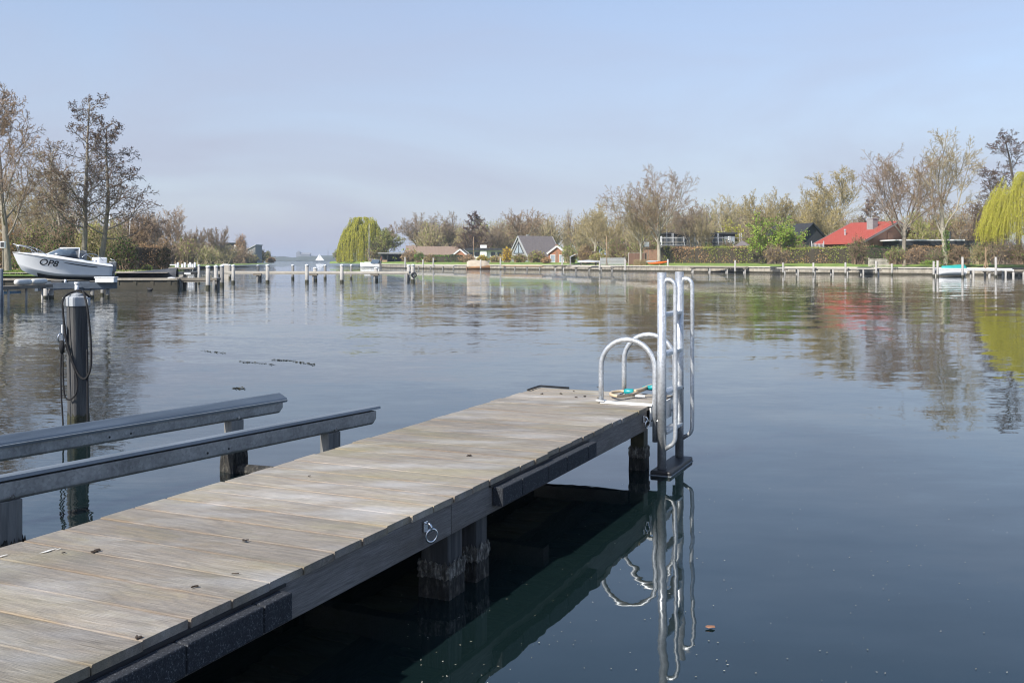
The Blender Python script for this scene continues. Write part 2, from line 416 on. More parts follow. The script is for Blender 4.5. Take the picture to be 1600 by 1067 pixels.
M['cover_beige'] = pmat('beige_boat_cover', [(.38, .31, .23), (.50, .43, .33)], scale=2, rough=.85)
M['boat_wood'] = pmat('varnished_hull', [(.30, .15, .06), (.40, .22, .10)], scale=2, rough=.4)
M['kayak'] = pmat('orange_kayak', [(.72, .12, .015), (.80, .16, .025)], rough=.4)
M['teal_cover'] = pmat('teal_boat_cover', [(.02, .26, .24), (.03, .36, .33)], scale=2, rough=.6)
M['reed'] = pmat('reed_screen', [(.26, .17, .10), (.40, .28, .17)], scale=4, stretch=(4, 4, .3), rough=.95)
M['reed_dark'] = pmat('brown_fence', [(.13, .075, .05), (.22, .13, .09)], scale=3, stretch=(4, 4, .3), rough=.95)
M['flag'] = pmat('pennant_cloth', [(.75, .70, .40), (.85, .84, .80)], scale=1.2, rough=.9)
M['coot'] = pmat('black_feathers', [(.008, .008, .009), (.022, .022, .024)], scale=20, rough=.7)
M['weed'] = pmat('floating_weed', [(.015, .018, .010), (.05, .045, .025)], scale=20, rough=.6)
M['speck'] = leafmat('pale_floating_specks', [(.22, .20, .13), (.55, .53, .45)], 0)
M['far_wood'] = pmat('far_trees', [(.035, .045, .03), (.075, .08, .055)], scale=.02, rough=1.0, world_space=True)
M['far_stone'] = pmat('far_buildings', [(.16, .16, .17), (.24, .24, .25)], scale=.05, rough=1.0)
M['lamp'] = pmat('grey_lamp_post', [(.35, .36, .37), (.45, .46, .47)], rough=.5)

# ------------------------------------------------------------------ mesh helpers
class MB:
    def __init__(s): s.v, s.f = [], []
    def add(s, vs, fs):
        o = len(s.v); s.v += [tuple(map(float, v)) for v in vs]; s.f += [tuple(i + o for i in f) for f in fs]
    def box(s, c, size, rz=0.0, m=None):
        hx, hy, hz = (k / 2 for k in size)
        vs = [Vector((x, y, z)) for x in (-hx, hx) for y in (-hy, hy) for z in (-hz, hz)]
        R = m or Matrix.Rotation(rz, 3, 'Z')
        vs = [R @ v + Vector(c) for v in vs]
        s.add(vs, [(0, 1, 3, 2), (4, 6, 7, 5), (0, 4, 5, 1), (2, 3, 7, 6), (0, 2, 6, 4), (1, 5, 7, 3)])
        return s
    def span(s, a, b, w, h, up=(0, 0, 1)):
        """bar from a to b, width w across, height h"""
        a, b = Vector(a), Vector(b); d = (b - a); L = d.length; d.normalize()
        side = d.cross(Vector(up))
        if side.length < 1e-5: side = d.cross(Vector((0, 1, 0)))
        side.normalize(); u = side.cross(d)
        vs = [p + side * sx * w / 2 + u * sz * h / 2 for p in (a, b) for sx in (-1, 1) for sz in (-1, 1)]
        s.add(vs, [(0, 1, 3, 2), (4, 6, 7, 5), (0, 4, 5, 1), (2, 3, 7, 6), (0, 2, 6, 4), (1, 5, 7, 3)])
        return s
    def tube(s, pts, r, k=10, caps=True):
        pts = [Vector(p) for p in pts]; N = len(pts)
        rs = r if hasattr(r, '__len__') else [r] * N
        o = len(s.v); up = None
        for i, p in enumerate(pts):
            d = (pts[min(i + 1, N - 1)] - pts[max(i - 1, 0)]).normalized()
            if up is None:
                up = d.cross(Vector((0, 0, 1)))
                if up.length < .01: up = d.cross(Vector((0, 1, 0)))
                up.normalize()
            else:
                up = (up - d * up.dot(d)).normalized()
            w = d.cross(up)
            for j in range(k):
                a = 2 * math.pi * j / k
                s.v.append(tuple(p + (up * math.cos(a) + w * math.sin(a)) * rs[i]))
        for i in range(N - 1):
            for j in range(k):
                s.f.append((o + i * k + j, o + i * k + (j + 1) % k, o + (i + 1) * k + (j + 1) % k, o + (i + 1) * k + j))
        if caps:
            s.f.append(tuple(o + j for j in reversed(range(k))))
            s.f.append(tuple(o + (N - 1) * k + j for j in range(k)))
        return s
    def prism(s, poly, z0, z1):
        n = len(poly)
        s.add([(x, y, z0) for x, y in poly] + [(x, y, z1) for x, y in poly],
              [tuple(reversed(range(n))), tuple(range(n, 2 * n))] + [(i, (i + 1) % n, n + (i + 1) % n, n + i) for i in range(n)])
        return s
    def build(s, name, mat, parent=None, smooth=False, bevel=0.0, loc=None, rz=None):
        me = bpy.data.meshes.new(name)
        me.from_pydata(s.v, [], s.f)
        return link(name, me, mat, parent, smooth, bevel, loc, rz)

def link(name, me, mat, parent=None, smooth=False, bevel=0.0, loc=None, rz=None):
    if mat and not me.materials: me.materials.append(M[mat] if isinstance(mat, str) else mat)
    if smooth:
        me.polygons.foreach_set('use_smooth', [True] * len(me.polygons))
    me.update()
    o = bpy.data.objects.new(name, me); COL.objects.link(o)
    if name in ('leaves', 'buds', 'crown', 'stems', 'core', 'tile_ribs', 'branches'): o['kind'] = 'stuff'
    if parent: o.parent = parent
    if loc is not None: o.location = loc
    if rz is not None: o.rotation_euler = (0, 0, rz)
    if bevel:
        b = o.modifiers.new('bevel', 'BEVEL'); b.width = bevel; b.segments = 2; b.limit_method = 'ANGLE'; b.angle_limit = RAD(40)
    return o

def tag(o, label=None, cat=None, group=None, kind=None):
    if label: o['label'] = label
    if cat: o['category'] = cat
    if group: o['group'] = group
    if kind: o['kind'] = kind
    return o

def thing(name, label, cat, loc=(0, 0, 0), rz=0.0, group=None):
    o = bpy.data.objects.new(name, None); COL.objects.link(o)
    o.location = loc; o.rotation_euler = (0, 0, rz); o.empty_display_size = .2
    return tag(o, label, cat, group)

def copy_tree(o, parent=None):
    c = o.copy(); COL.objects.link(c); c.parent = parent
    for ch in list(o.children): copy_tree(ch, c)
    return c

def np_mesh(name, verts, faces):
    me = bpy.data.meshes.new(name)
    verts = np.asarray(verts, np.float32); faces = np.asarray(faces, np.int32)
    nf, k = faces.shape
    me.vertices.add(len(verts)); me.vertices.foreach_set('co', verts.ravel())
    me.loops.add(nf * k); me.loops.foreach_set('vertex_index', faces.ravel())
    me.polygons.add(nf); me.polygons.foreach_set('loop_start', np.arange(0, nf * k, k, dtype=np.int32))
    me.polygons.foreach_set('loop_total', np.full(nf, k, np.int32))
    me.update(calc_edges=True)
    return me

def tubes_np(P, R, k=3):
    """P (m,n,3) centre lines, R (m,n) radii -> verts, quads"""
    m, n, _ = P.shape
    D = np.empty_like(P); D[:, 1:-1] = P[:, 2:] - P[:, :-2] if n > 2 else 0
    D[:, 0] = P[:, 1] - P[:, 0]; D[:, -1] = P[:, -1] - P[:, -2]
    D /= np.linalg.norm(D, axis=2, keepdims=True) + 1e-9
    ref = np.zeros_like(D); ref[..., 0] = 1.0
    flip = np.abs(D[..., 0]) > .9; ref[flip] = (0, 1, 0)
    U = np.cross(D, ref); U /= np.linalg.norm(U, axis=2, keepdims=True) + 1e-9
    W = np.cross(D, U)
    a = np.arange(k) * 2 * np.pi / k
    V = P[:, :, None] + R[:, :, None, None] * (U[:, :, None] * np.cos(a)[None, None, :, None] + W[:, :, None] * np.sin(a)[None, None, :, None])
    idx = np.arange(m * n * k).reshape(m, n, k)
    A, B = idx[:, :-1], idx[:, 1:]
    F = np.stack([A, np.roll(A, -1, 2), np.roll(B, -1, 2), B], -1).reshape(-1, 4)
    return V.reshape(-1, 3), F

def quads_np(C, size, g, flat=0.0, aspect=0.6):
    """randomly turned leaf quads centred on C"""
    n = len(C)
    size = np.broadcast_to(size, (n,))
    A = g.normal(size=(n, 3)); A[:, 2] *= (1 - flat); A /= np.linalg.norm(A, axis=1, keepdims=True) + 1e-9
    B = g.normal(size=(n, 3)); B[:, 2] *= (1 - flat)
    B -= A * (A * B).sum(1, keepdims=True); B /= np.linalg.norm(B, axis=1, keepdims=True) + 1e-9
    A = A * size[:, None] * .5; B = B * size[:, None] * .5 * aspect
    V = np.stack([C - A, C - B, C + A, C + B], 1).reshape(-1, 3)
    return V, np.arange(4 * n).reshape(n, 4)

def join_np(parts):
    V, F, o = [], [], 0
    for v, f in parts:
        V.append(v); F.append(f + o); o += len(v)
    return np.concatenate(V), np.concatenate(F)

# ------------------------------------------------------------------ setting: water, banks, far shore
me = np_mesh('water', [(-3000, -300, 0), (3000, -300, 0), (3000, 2700, 0), (-3000, 2700, 0)], [(0, 1, 2, 3)])
tag(link('water', me, 'water'), kind='structure')

def land(name, shore, inland, z_edge, mat, prof):
    """one sheet of ground behind a quay: the shore line at z_edge, rising gently inland"""
    m = MB(); n = len(shore)
    rows = []
    for t, dz in prof:
        rows.append([(a[0] + (b[0] - a[0]) * t, a[1] + (b[1] - a[1]) * t, z_edge + dz) for a, b in zip(shore, inland)])
    vs = [v for r in rows for v in r]
    fs = [(i * n + j, i * n + j + 1, (i + 1) * n + j + 1, (i + 1) * n + j) for i in range(len(rows) - 1) for j in range(n - 1)]
    m.add(vs, fs)
    return tag(m.build(name, mat, smooth=True), kind='structure')

R_SHORE = [(-56, 305), (-50, 283), (-36, 247), (-19, 199), (-6, 185), (8.8, 172), (19.6, 147), (36.8, 124), (49, 112), (60, 106), (78, 96), (100, 70), (112, 30), (115, -60)]
R_IN = [(-60, 420), (-40, 450), (0, 480), (60, 500), (110, 500), (160, 480), (220, 450), (280, 400), (330, 360), (360, 320), (390, 260), (400, 160), (410, 60), (410, -60)]
land('bank_east', R_SHORE, R_IN, .78, 'grass', ((0, 0), (.004, .04), (.016, .48), (.05, .60), (.3, .7), (1, .9)))
L_SHORE = [(-120, 20), (-70, 40), (-42, 52.5), (-33, 56.3), (-27, 57.2), (-19.5, 57.8), (-23, 70), (-27.5, 80), (-42, 112), (-56, 160), (-64, 230), (-74, 295), (-86, 362), (-96, 372), (-140, 380)]
L_IN = [(-160, 20), (-150, 40), (-120, 70), (-110, 90), (-105, 100), (-100, 110), (-100, 130), (-100, 140), (-130, 170), (-150, 230), (-170, 290), (-180, 330), (-185, 370), (-190, 385), (-200, 390)]
land('bank_west', L_SHORE, L_IN, .55, 'grass', ((0, 0), (.03, .08), (.10, .22), (.35, .35), (1, .6)))

def quay(name, pts, z_top, label, cap_w=.45, wm='quay', cm='quay_cap'):
    t = thing(name, label, 'quay wall')
    w, c, f = MB(), MB(), MB()
    for a, b in zip(pts[:-1], pts[1:]):
        d = Vector((b[0] - a[0], b[1] - a[1], 0)).normalized() * .12
        A, B = Vector((*a, 0)) - d, Vector((*b, 0)) + d
        w.span(A + Vector((0, 0, z_top / 2 - .15)), B + Vector((0, 0, z_top / 2 - .15)), .16, z_top + .1)
        c.span(A + Vector((0, 0, z_top - .03)), B + Vector((0, 0, z_top - .03)), cap_w, .12)
        f.span(A + Vector((0, 0, .10)), B + Vector((0, 0, .10)), .30, .22)
        L = (B - A).length                                   # sheet-pile boards, proud of the wall
        for k in range(int(L / .9)):
            p = A + (B - A) * ((k + .5) / int(L / .9))
            w.span(p + Vector((0, 0, z_top - .12)), p + Vector((0, 0, -.3)), .24, .20, up=(d.x, d.y, 0))
    w.build('wall', wm, t); c.build('capping', cm, t); f.build('waling', 'quay_wet', t)
    return t
quay('quay_wall', R_SHORE[2:11], .84, 'long low timber quay wall with pale capping along the far right bank')
quay('quay_wall', L_SHORE[1:7], .60, 'dark timber quay wall behind the white motorboat', .35, 'quay_wet', 'quay')

def sheet(name, poly, z, mat, label=None):
    m = MB(); m.add([(x, y, z) for x, y in poly], [tuple(range(len(poly)))])
    return tag(m.build(name, mat), kind='structure')
sheet('path', [(-60, 46.5), (-33, 57.0), (-27, 57.7), (-20.2, 58.3), (-23.4, 69), (-27.6, 79.4), (-30, 79.4), (-26.5, 66), (-27.5, 60.6), (-34, 60.2), (-62, 50.2)], .92, 'sand')
# far shore of the open lake
m = MB(); m.box((-600, 2150, .3), (3600, 900, 1.6)); tag(m.build('far_shore', 'far_wood'), kind='structure')
def treeline():
    g = np.random.default_rng(3)
    P, F = [], []
    xs = np.arange(-2200, 900, 7.0)
    hts = 9 + 3.2 * np.interp(xs, np.arange(-2200, 901, 60), g.normal(size=52)[:52]) + g.normal(size=len(xs)) * .9
    n = len(xs)
    for row, (dy, k) in enumerate(((0, 0), (2, .7), (14, 1.0), (45, .9))):
        for i, x in enumerate(xs):
            P.append((x, 1700 + dy + g.normal() * 1.5, 1.0 + max(3, hts[i]) * k * (1 + g.normal() * .03)))
    for r in range(3):
        for i in range(n - 1):
            F.append((r * n + i, r * n + i + 1, (r + 1) * n + i + 1, (r + 1) * n + i))
    return np_mesh('treeline', P, F)
tag(link('treeline', treeline(), 'far_wood'), 'hazy blue line of woods along the horizon', kind='stuff')
t = thing('far_church', 'tiny grey church with blunt tower above the horizon woods', 'church', (X(474, 1740), 1740, 1))
b = MB(); b.box((-8, 0, 7.5), (7, 9, 15)); b.box((-8, 0, 15.6), (4, 4, 3)); b.build('tower', 'far_stone', t)
b = MB(); b.box((4, 0, 5.5), (17, 10, 11)); b.build('nave', 'far_stone', t)
b = MB(); b.add([(-4.5, -5.5, 11), (13, -5.5, 11), (13, 5.5, 11), (-4.5, 5.5, 11), (-4.5, 0, 14), (13, 0, 14)], [(0, 1, 5, 4), (3, 4, 5, 2), (0, 4, 3), (1, 2, 5)]); b.build('roof', 'far_stone', t)
t = thing('far_mast', 'thin grey transmitter mast on the horizon beside the willow', 'mast', (X(512.5, 1740), 1740, 1))
b = MB(); b.tube([(0, 0, 0), (0, 0, 19)], [.7, .4], 6); b.build('pole', 'far_stone', t)
t = thing('sailing_dinghy', 'tiny white sail far out on the open lake', 'sailboat', (X(499.5, 900), 900, 0))
b = MB(); b.add([(-5, 0, .2), (5, 0, .2), (4, 1, 1.2), (-5.5, 1, 1.2), (-5.5, -1, 1.2), (4, -1, 1.2)], [(0, 1, 2, 3), (1, 0, 4, 5), (2, 5, 4, 3), (0, 3, 4), (1, 5, 2)]); b.build('hull', 'gel', t)
b = MB(); b.add([(0, 0, 1.5), (4, .3, 1.6), (.4, .1, 6.5), (0, .15, 1.5), (-4, .3, 1.6), (-.2, .2, 7.8)], [(0, 1, 2), (3, 5, 4)]); b.build('sail', 'gel', t)

# ------------------------------------------------------------------ the jetty in the foreground
DK = .51                                            # deck height
CR = Vector((1.396, 8.506, 0))                      # far right corner of the deck
DV, NV = Vector((.413, .911, 0)).normalized(), Vector((.911, -.413, 0)).normalized()
W = 1.24
JR = math.atan2(DV.y, DV.x)                         # heading of the jetty
def J(s, p, z=0.0):                                 # along, across (0 = right edge, negative inward), height
    return CR + DV * s + NV * p + Vector((0, 0, z))
def JL(s, p, z=0.0): return (s, -p, z)              # the same in the jetty's own axes

jet = thing('jetty', 'weathered wooden jetty with grey boards running out from the foreground', 'jetty', CR, JR)
g = random.Random(4)
for k in range(49):
    s1 = -.06 - .2 * k
    m = MB(); wv = .1945 - g.random() * .003
    L = W + g.uniform(-.012, .010)
    nx = 10
    vs = []
    bow = g.uniform(-.002, .002)
    for i in range(nx + 1):
        u = -L / 2 + L * i / nx
        e = bow * math.sin(math.pi * i / nx)
        for y, z in ((-wv / 2, -.030), (-wv / 2, -.0035), (-wv / 2 + .0035, 0), (0, .0008), (wv / 2 - .0035, 0), (wv / 2, -.0035), (wv / 2, -.030)):
            vs.append((u, y + e, z))
    K = 7
    fs = [(i * K + j, i * K + j + 1, (i + 1) * K + j + 1, (i + 1) * K + j) for i in range(nx) for j in range(K - 1)]
    fs += [(i * K + 6, i * K, (i + 1) * K, (i + 1) * K + 6) for i in range(nx)]
    fs += [tuple(range(K)), tuple(reversed(range(nx * K, nx * K + K)))]
    m.add(vs, fs)
    o = m.build('plank', 'deck', jet)
    o.location = JL(s1 - .1, -W / 2 + g.uniform(-.004, .004), DK + g.uniform(-.0025, .0025))
    o.rotation_euler = (g.uniform(-.004, .004), g.uniform(-.002, .002), -math.pi / 2 + g.uniform(-.002, .002))
# side boards under the planks, butted end to end
for s0, s1 in ((-.81, -4.063), (-4.071, -7.6), (-7.608, -9.9)):
    m = MB(); m.box((0, 0, 0), (s0 - s1, .045, .150)); o = m.build('side_board', 'fascia', jet, bevel=.003)
    o.location = JL((s0 + s1) / 2, -.032, .404)
for s0, s1 in ((-.10, -5.0), (-5.01, -9.9)):
    m = MB(); m.box((0, 0, 0), (s0 - s1, .045, .150)); o = m.build('side_board', 'fascia', jet, bevel=.003)
    o.location = JL((s0 + s1) / 2, -W + .032, .404)
m = MB(); m.box((0, 0, 0), (W - .12, .045, .15)); o = m.build('end_board', 'fascia', jet, bevel=.003)
o.location = JL(-.10, -W / 2, .404); o.rotation_euler = (0, 0, math.pi / 2)
m = MB(); m.box((0, 0, 0), (.70, .045, .150)); o = m.build('side_board', 'fascia', jet, bevel=.003); o.location = JL(-.45, -.075, .404)
for s in (-.66, -2.35, -3.83, -6.0, -8.3):           # cross beams and the inner bearer
    m = MB(); m.box((0, 0, 0), (.09, W - .45, .13)); o = m.build('cross_beam', 'fascia', jet); o.location = JL(s, -W / 2, .268)
m = MB(); m.box((0, 0, 0), (9.7, .07, .14)); o = m.build('bearer', 'fascia', jet); o.location = JL(-5.0, -W / 2, .408)

def crust_sleeve(w, z0, z1, seed):
    """ragged mussel growth round a square pile"""
    gg = np.random.default_rng(seed)
    m = MB(); per = 72; rows = 9
    for r in range(rows):
        for i in range(per):
            a = 4.0 * i / per; sd = int(a); u = a - sd
            x, y = ((-1 + 2 * u, -1), (1, -1 + 2 * u), (1 - 2 * u, 1), (-1, 1 - 2 * u))[sd]
            rr = w / 2 + .004 + .008 * gg.random() * (1 if r < rows - 1 else .2)
            z = z0 + (z1 - z0) * r / (rows - 1)
            if r == rows - 1: z += gg.uniform(-.028, .012)
            m.v.append((x * rr, y * rr, z + gg.uniform(-.008, .008)))
    for r in range(rows - 1):
        for i in range(per):
            m.f.append((r * per + i, r * per + (i + 1) % per, (r + 1) * per + (i + 1) % per, (r + 1) * per + i))
    return m
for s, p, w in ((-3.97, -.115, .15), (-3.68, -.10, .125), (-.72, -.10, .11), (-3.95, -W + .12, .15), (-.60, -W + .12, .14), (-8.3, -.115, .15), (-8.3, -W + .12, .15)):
    m = MB(); m.box((0, 0, -.35), (w, w, 1.36)); pl = m.build('pile', 'pile_dark' if w != .11 else 'wet', jet, bevel=.004); pl.location = JL(s, p)  # deck shade put into the pile colour, darkest on the one by the ladder
    crust_sleeve(w, -.5, .15, int(abs(s) * 100)).build('mussel_crust', 'crust', pl)
    crust_sleeve(w + .006, .10, .185, int(abs(s) * 100) + 5).build('barnacle_fringe', 'barnacle', pl)
# rubber fender blocks along the side
def fender_block(s0, s1):
    m = MB(); m.box((0, 0, 0), (abs(s1 - s0) - .006, .062, .098)); o = m.build('fender_block', 'fender', jet, bevel=.006)
    o.location = JL((s0 + s1) / 2, .0245, .416)
for a, b_ in ((-5.40, -5.56), (-5.56, -5.935), (-5.935, -6.31), (-6.31, -6.685), (-6.685, -7.06), (-3.62, -3.36), (-3.36, -2.985), (-2.985, -2.69), (-2.69, -2.315), (-2.315, -2.155)):
    fender_block(a, b_)
m = MB(); m.box((0, 0, 0), (1.50, .012, .012)); o = m.build('fender_strip', 'black', jet); o.location = JL(-2.9, -.004, .474)  # black strips added as the shadow in the gap above the fender blocks
m = MB(); m.box((0, 0, 0), (1.70, .012, .012)); o = m.build('fender_strip', 'black', jet); o.location = JL(-6.22, -.004, .474)

def circ(c, r, n, ax_u, ax_v, a0=0, a1=2 * math.pi):
    return [Vector(c) + Vector(ax_u) * r * math.cos(a0 + (a1 - a0) * i / n) + Vector(ax_v) * r * math.sin(a0 + (a1 - a0) * i / n) for i in range(n + 1)]
def moor_ring(s, z, tilt):
    rt = MB(); rt.box((0, 0, 0), (.030, .012, .05)); e = rt.build('ring_plate', 'steel', jet, bevel=.003); e.location = JL(s, .0, z)
    m = MB(); m.tube(circ((0, -.012, -.005), .020, 12, (0, -1, .2), (0, .2, 1)), .0055, 8, False); m.build('eye', 'steel', e, True)
    m = MB(); m.tube(circ((.006, -.028, -.040), .030, 22, (.75, -.55 * tilt, 0), (0.0, -.1, 1)), .0055, 8, False); m.build('ring', 'steel', e, True)
moor_ring(-4.34, .435, 1.0)
moor_ring(-.93, .432, .6)
# dark bent bar on the far corner
m = MB(); m.tube([JL(-.36, -W + .02, DK + .012), JL(-.10, -W + .015, DK + .014), JL(-.075, -W + .03, DK + .014), JL(-.085, -W + .30, DK + .012)], .009, 8)
m.build('corner_bar', 'black', jet, True)
# white mounting plate for the ladder and rails: top plate and the flange turned down over the side
m = MB(); m.box((0, 0, 0), (.045, .43, .018)); o = m.build('edge_strip', 'white_plate', jet, bevel=.003); o.location = JL(-.785, -.185, DK + .0115)
m = MB(); m.box((0, 0, 0), (.60, .014, .15)); o = m.build('plate_flange', 'white_plate', jet, bevel=.003); o.location = JL(-.49, .012, DK - .085)

# bent handrails
def arch(s, label):
    p0, p1, top, r = -.395, .048, DK + .515, .0205
    R = (p1 - p0) / 2; c = (p0 + p1) / 2
    pts = [(0, -p0, DK + .012), (0, -p0, DK + .15)] + [(0, -(c - R * math.cos(math.pi * i / 16)), top - R + R * math.sin(math.pi * i / 16)) for i in range(17)] + [(0, -p1, DK + .1), (0, -p1, .235)]
    t = thing('grab_rail', label, 'grab rail', J(s, 0), JR, 'tubular rails at the jetty end')
    m = MB(); m.tube(pts, r, 16); m.build('bent_tube', 'galv', t, True)
    m = MB(); m.box((0, -p0, DK + (.024 if s < -.5 else .006)), (.07, .07, .007)); m.build('foot_plate', 'galv', t, bevel=.002)
    m = MB(); m.tube([(0, -p1 + .028, .40), (0, -p1 - .028, .40)], .008, 8); m.build('bolt', 'steel', t)
arch(-.785, 'bent steel grab rail on the jetty, the nearer of the two')
arch(-.195, 'bent steel grab rail on the jetty, the farther one behind the hose')

# swimming ladder
lad = thing('swim_ladder', 'tall galvanised swimming ladder with two side handrails at the jetty end', 'ladder', J(-.54, .108), JR)
for s in (-.262, .262):
    m = MB(); m.tube([(s, 0, .0), (s, 0, 1.555)], .0345, 20); po = m.build('post', 'galv', lad, True)
    m = MB(); m.tube([(s, 0, 1.5545), (s, 0, 1.5585)], .0325, 20); m.build('end_cap', 'galv_dull', po)
    m = MB(); m.tube([(s, -.031, .60), (s, -.0365, .60)], .007, 10); m.build('bolt_hole', 'black', po)
    off = -.108
    pts = [(s, -.02, 1.50), (s, -.055, 1.50)] + [(s, -.055 + off * .49 * math.sin(a), 1.44 + .06 * math.cos(a)) for a in [math.pi / 2 * i / 6 for i in range(1, 7)]]
    pts += [(s, off, .36)] + [(s, -.055 + off * .49 * math.cos(a) * 1.0, .30 - .085 * math.sin(a)) for a in [math.pi / 2 * i / 6 for i in range(1, 6)]] + [(s, -.02, .185)]
    m = MB(); m.tube(pts, .0165, 14); m.build('handrail', 'galv', lad, True)
for z in (1.225, .92, .615, .31):
    m = MB(); m.box((0, .0, z), (.46, .075, .028)); m.build('rung', 'galv', lad, bevel=.005)
m = MB(); m.box((-.03, -.018, .005), (.68, .165, .062)); ft = m.build('foot_float', 'black', lad, bevel=.012)
m = MB(); m.box((-.03, -.018, .0), (.685, .172, .010)); m.build('seam', 'rubber_pad', ft)

# garden hose
t = thing('garden_hose', 'coiled beige garden hose with teal couplings lying on the jetty', 'hose', J(-.16, -.28), JR)
def lj(px, py, z=DK): # photo position on the deck plane -> hose local
    Y = FOC * (CAM_H - z) / (py - HOR); v = Vector((X(px, Y), Y, z)) - J(-.16, -.28)
    return Vector((v.dot(DV), -v.dot(NV), z))
hp = [(1012, 606.0), (1000, 611), (985, 616.5), (966, 619), (955, 616.5), (956, 613.2), (968, 611.4), (980, 611.5), (990, 611.5)]
m = MB(); pts = [lj(a, b, DK + .03) for a, b in hp]
def smooth_pts(P, n=6):
    out = []
    for i in range(len(P) - 1):
        p0, p1, p2, p3 = P[max(i - 1, 0)], P[i], P[i + 1], P[min(i + 2, len(P) - 1)]
        for k in range(n):
            u = k / n
            out.append(.5 * ((2 * p1) + (p2 - p0) * u + (2 * p0 - 5 * p1 + 4 * p2 - p3) * u * u + (3 * p1 - p0 - 3 * p2 + p3) * u ** 3))
    return out + [P[-1]]
m.tube(smooth_pts(pts), .0125, 10); m.build('hose_loop', 'hose', t, True)
m = MB(); pts = [lj(a, b, DK + .045) for a, b in ((992, 610.5), (1003, 608), (1012, 604), (1018, 602))]
m.tube(smooth_pts(pts), .0125, 10); m.build('hose_loop', 'hose', t, True)
c1 = lj(983.5, 612, DK + .032); c2 = lj(1022, 606, DK + .04)
m = MB(); m.tube([c1 + Vector((0, .045, 0)), c1 + Vector((0, .03, 0)), c1 + Vector((0, -.03, 0)), c1 + Vector((0, -.04, 0))], [.020, .026, .026, .018], 14); m.build('coupling', 'teal', t, True)
m = MB(); m.tube([c2 + Vector((0, .10, -.005)), c2 + Vector((0, .02, 0)), c2 + Vector((.01, -.03, .02)), c2 + Vector((.02, -.05, .065))], [.016, .024, .026, .018], 14); m.build('spray_head', 'teal', t, True)
c3 = lj(1000, 618.5, DK + .022)
m = MB(); m.box(c3, (.03, .08, .012), .3); m.build('tag', 'white_plate', t)

# dry bits on the boards
bits = [(846, 616), (875.5, 615.5), (896.5, 612), (899.5, 621.5), (914.5, 620), (933.5, 622), (934, 606), (482.5, 745.5), (732, 712.5), (151, 862), (383, 846), (365, 897), (305, 918), (216, 997), (100, 865)]
for i, (a, b_) in enumerate(bits):
    Y = FOC * (CAM_H - DK) / (b_ - HOR); m = MB()
    for q in range(g.randint(1, 3)):
        c = (g.uniform(-.008, .008), g.uniform(-.006, .006), .002 + g.random() * .005)
        m.box(c, (.010 + g.random() * .016, .005 + g.random() * .007, .003), m=Matrix.Rotation(g.uniform(0, 6), 3, 'Z') @ Matrix.Rotation(g.uniform(-.8, .8), 3, 'X'))
    o = m.build('dry_leaf', 'dead_leaf', loc=(X(a, Y), Y, DK + .001))
    tag(o, 'tiny dark curled dry leaf lying on the jetty boards', 'leaf', 'dry leaves on the jetty')
for a, b_, sx in ((74, 862.5, .045), (4, 870, .03), (91, 859.5, .02)):
    Y = FOC * (CAM_H - DK) / (b_ - HOR); m = MB(); gg = random.Random(a)
    n = 12; m.add([(sx * math.cos(2 * math.pi * i / n) * gg.uniform(.5, 1), .18 * sx * math.sin(2 * math.pi * i / n) * gg.uniform(.5, 1), 0) for i in range(n)], [tuple(range(n))])
    o = m.build('bird_dropping', 'dropping', jet); o.location = JL((Vector((X(a, Y), Y, 0)) - CR).dot(DV), (Vector((X(a, Y), Y, 0)) - CR).dot(NV), DK + .0055)

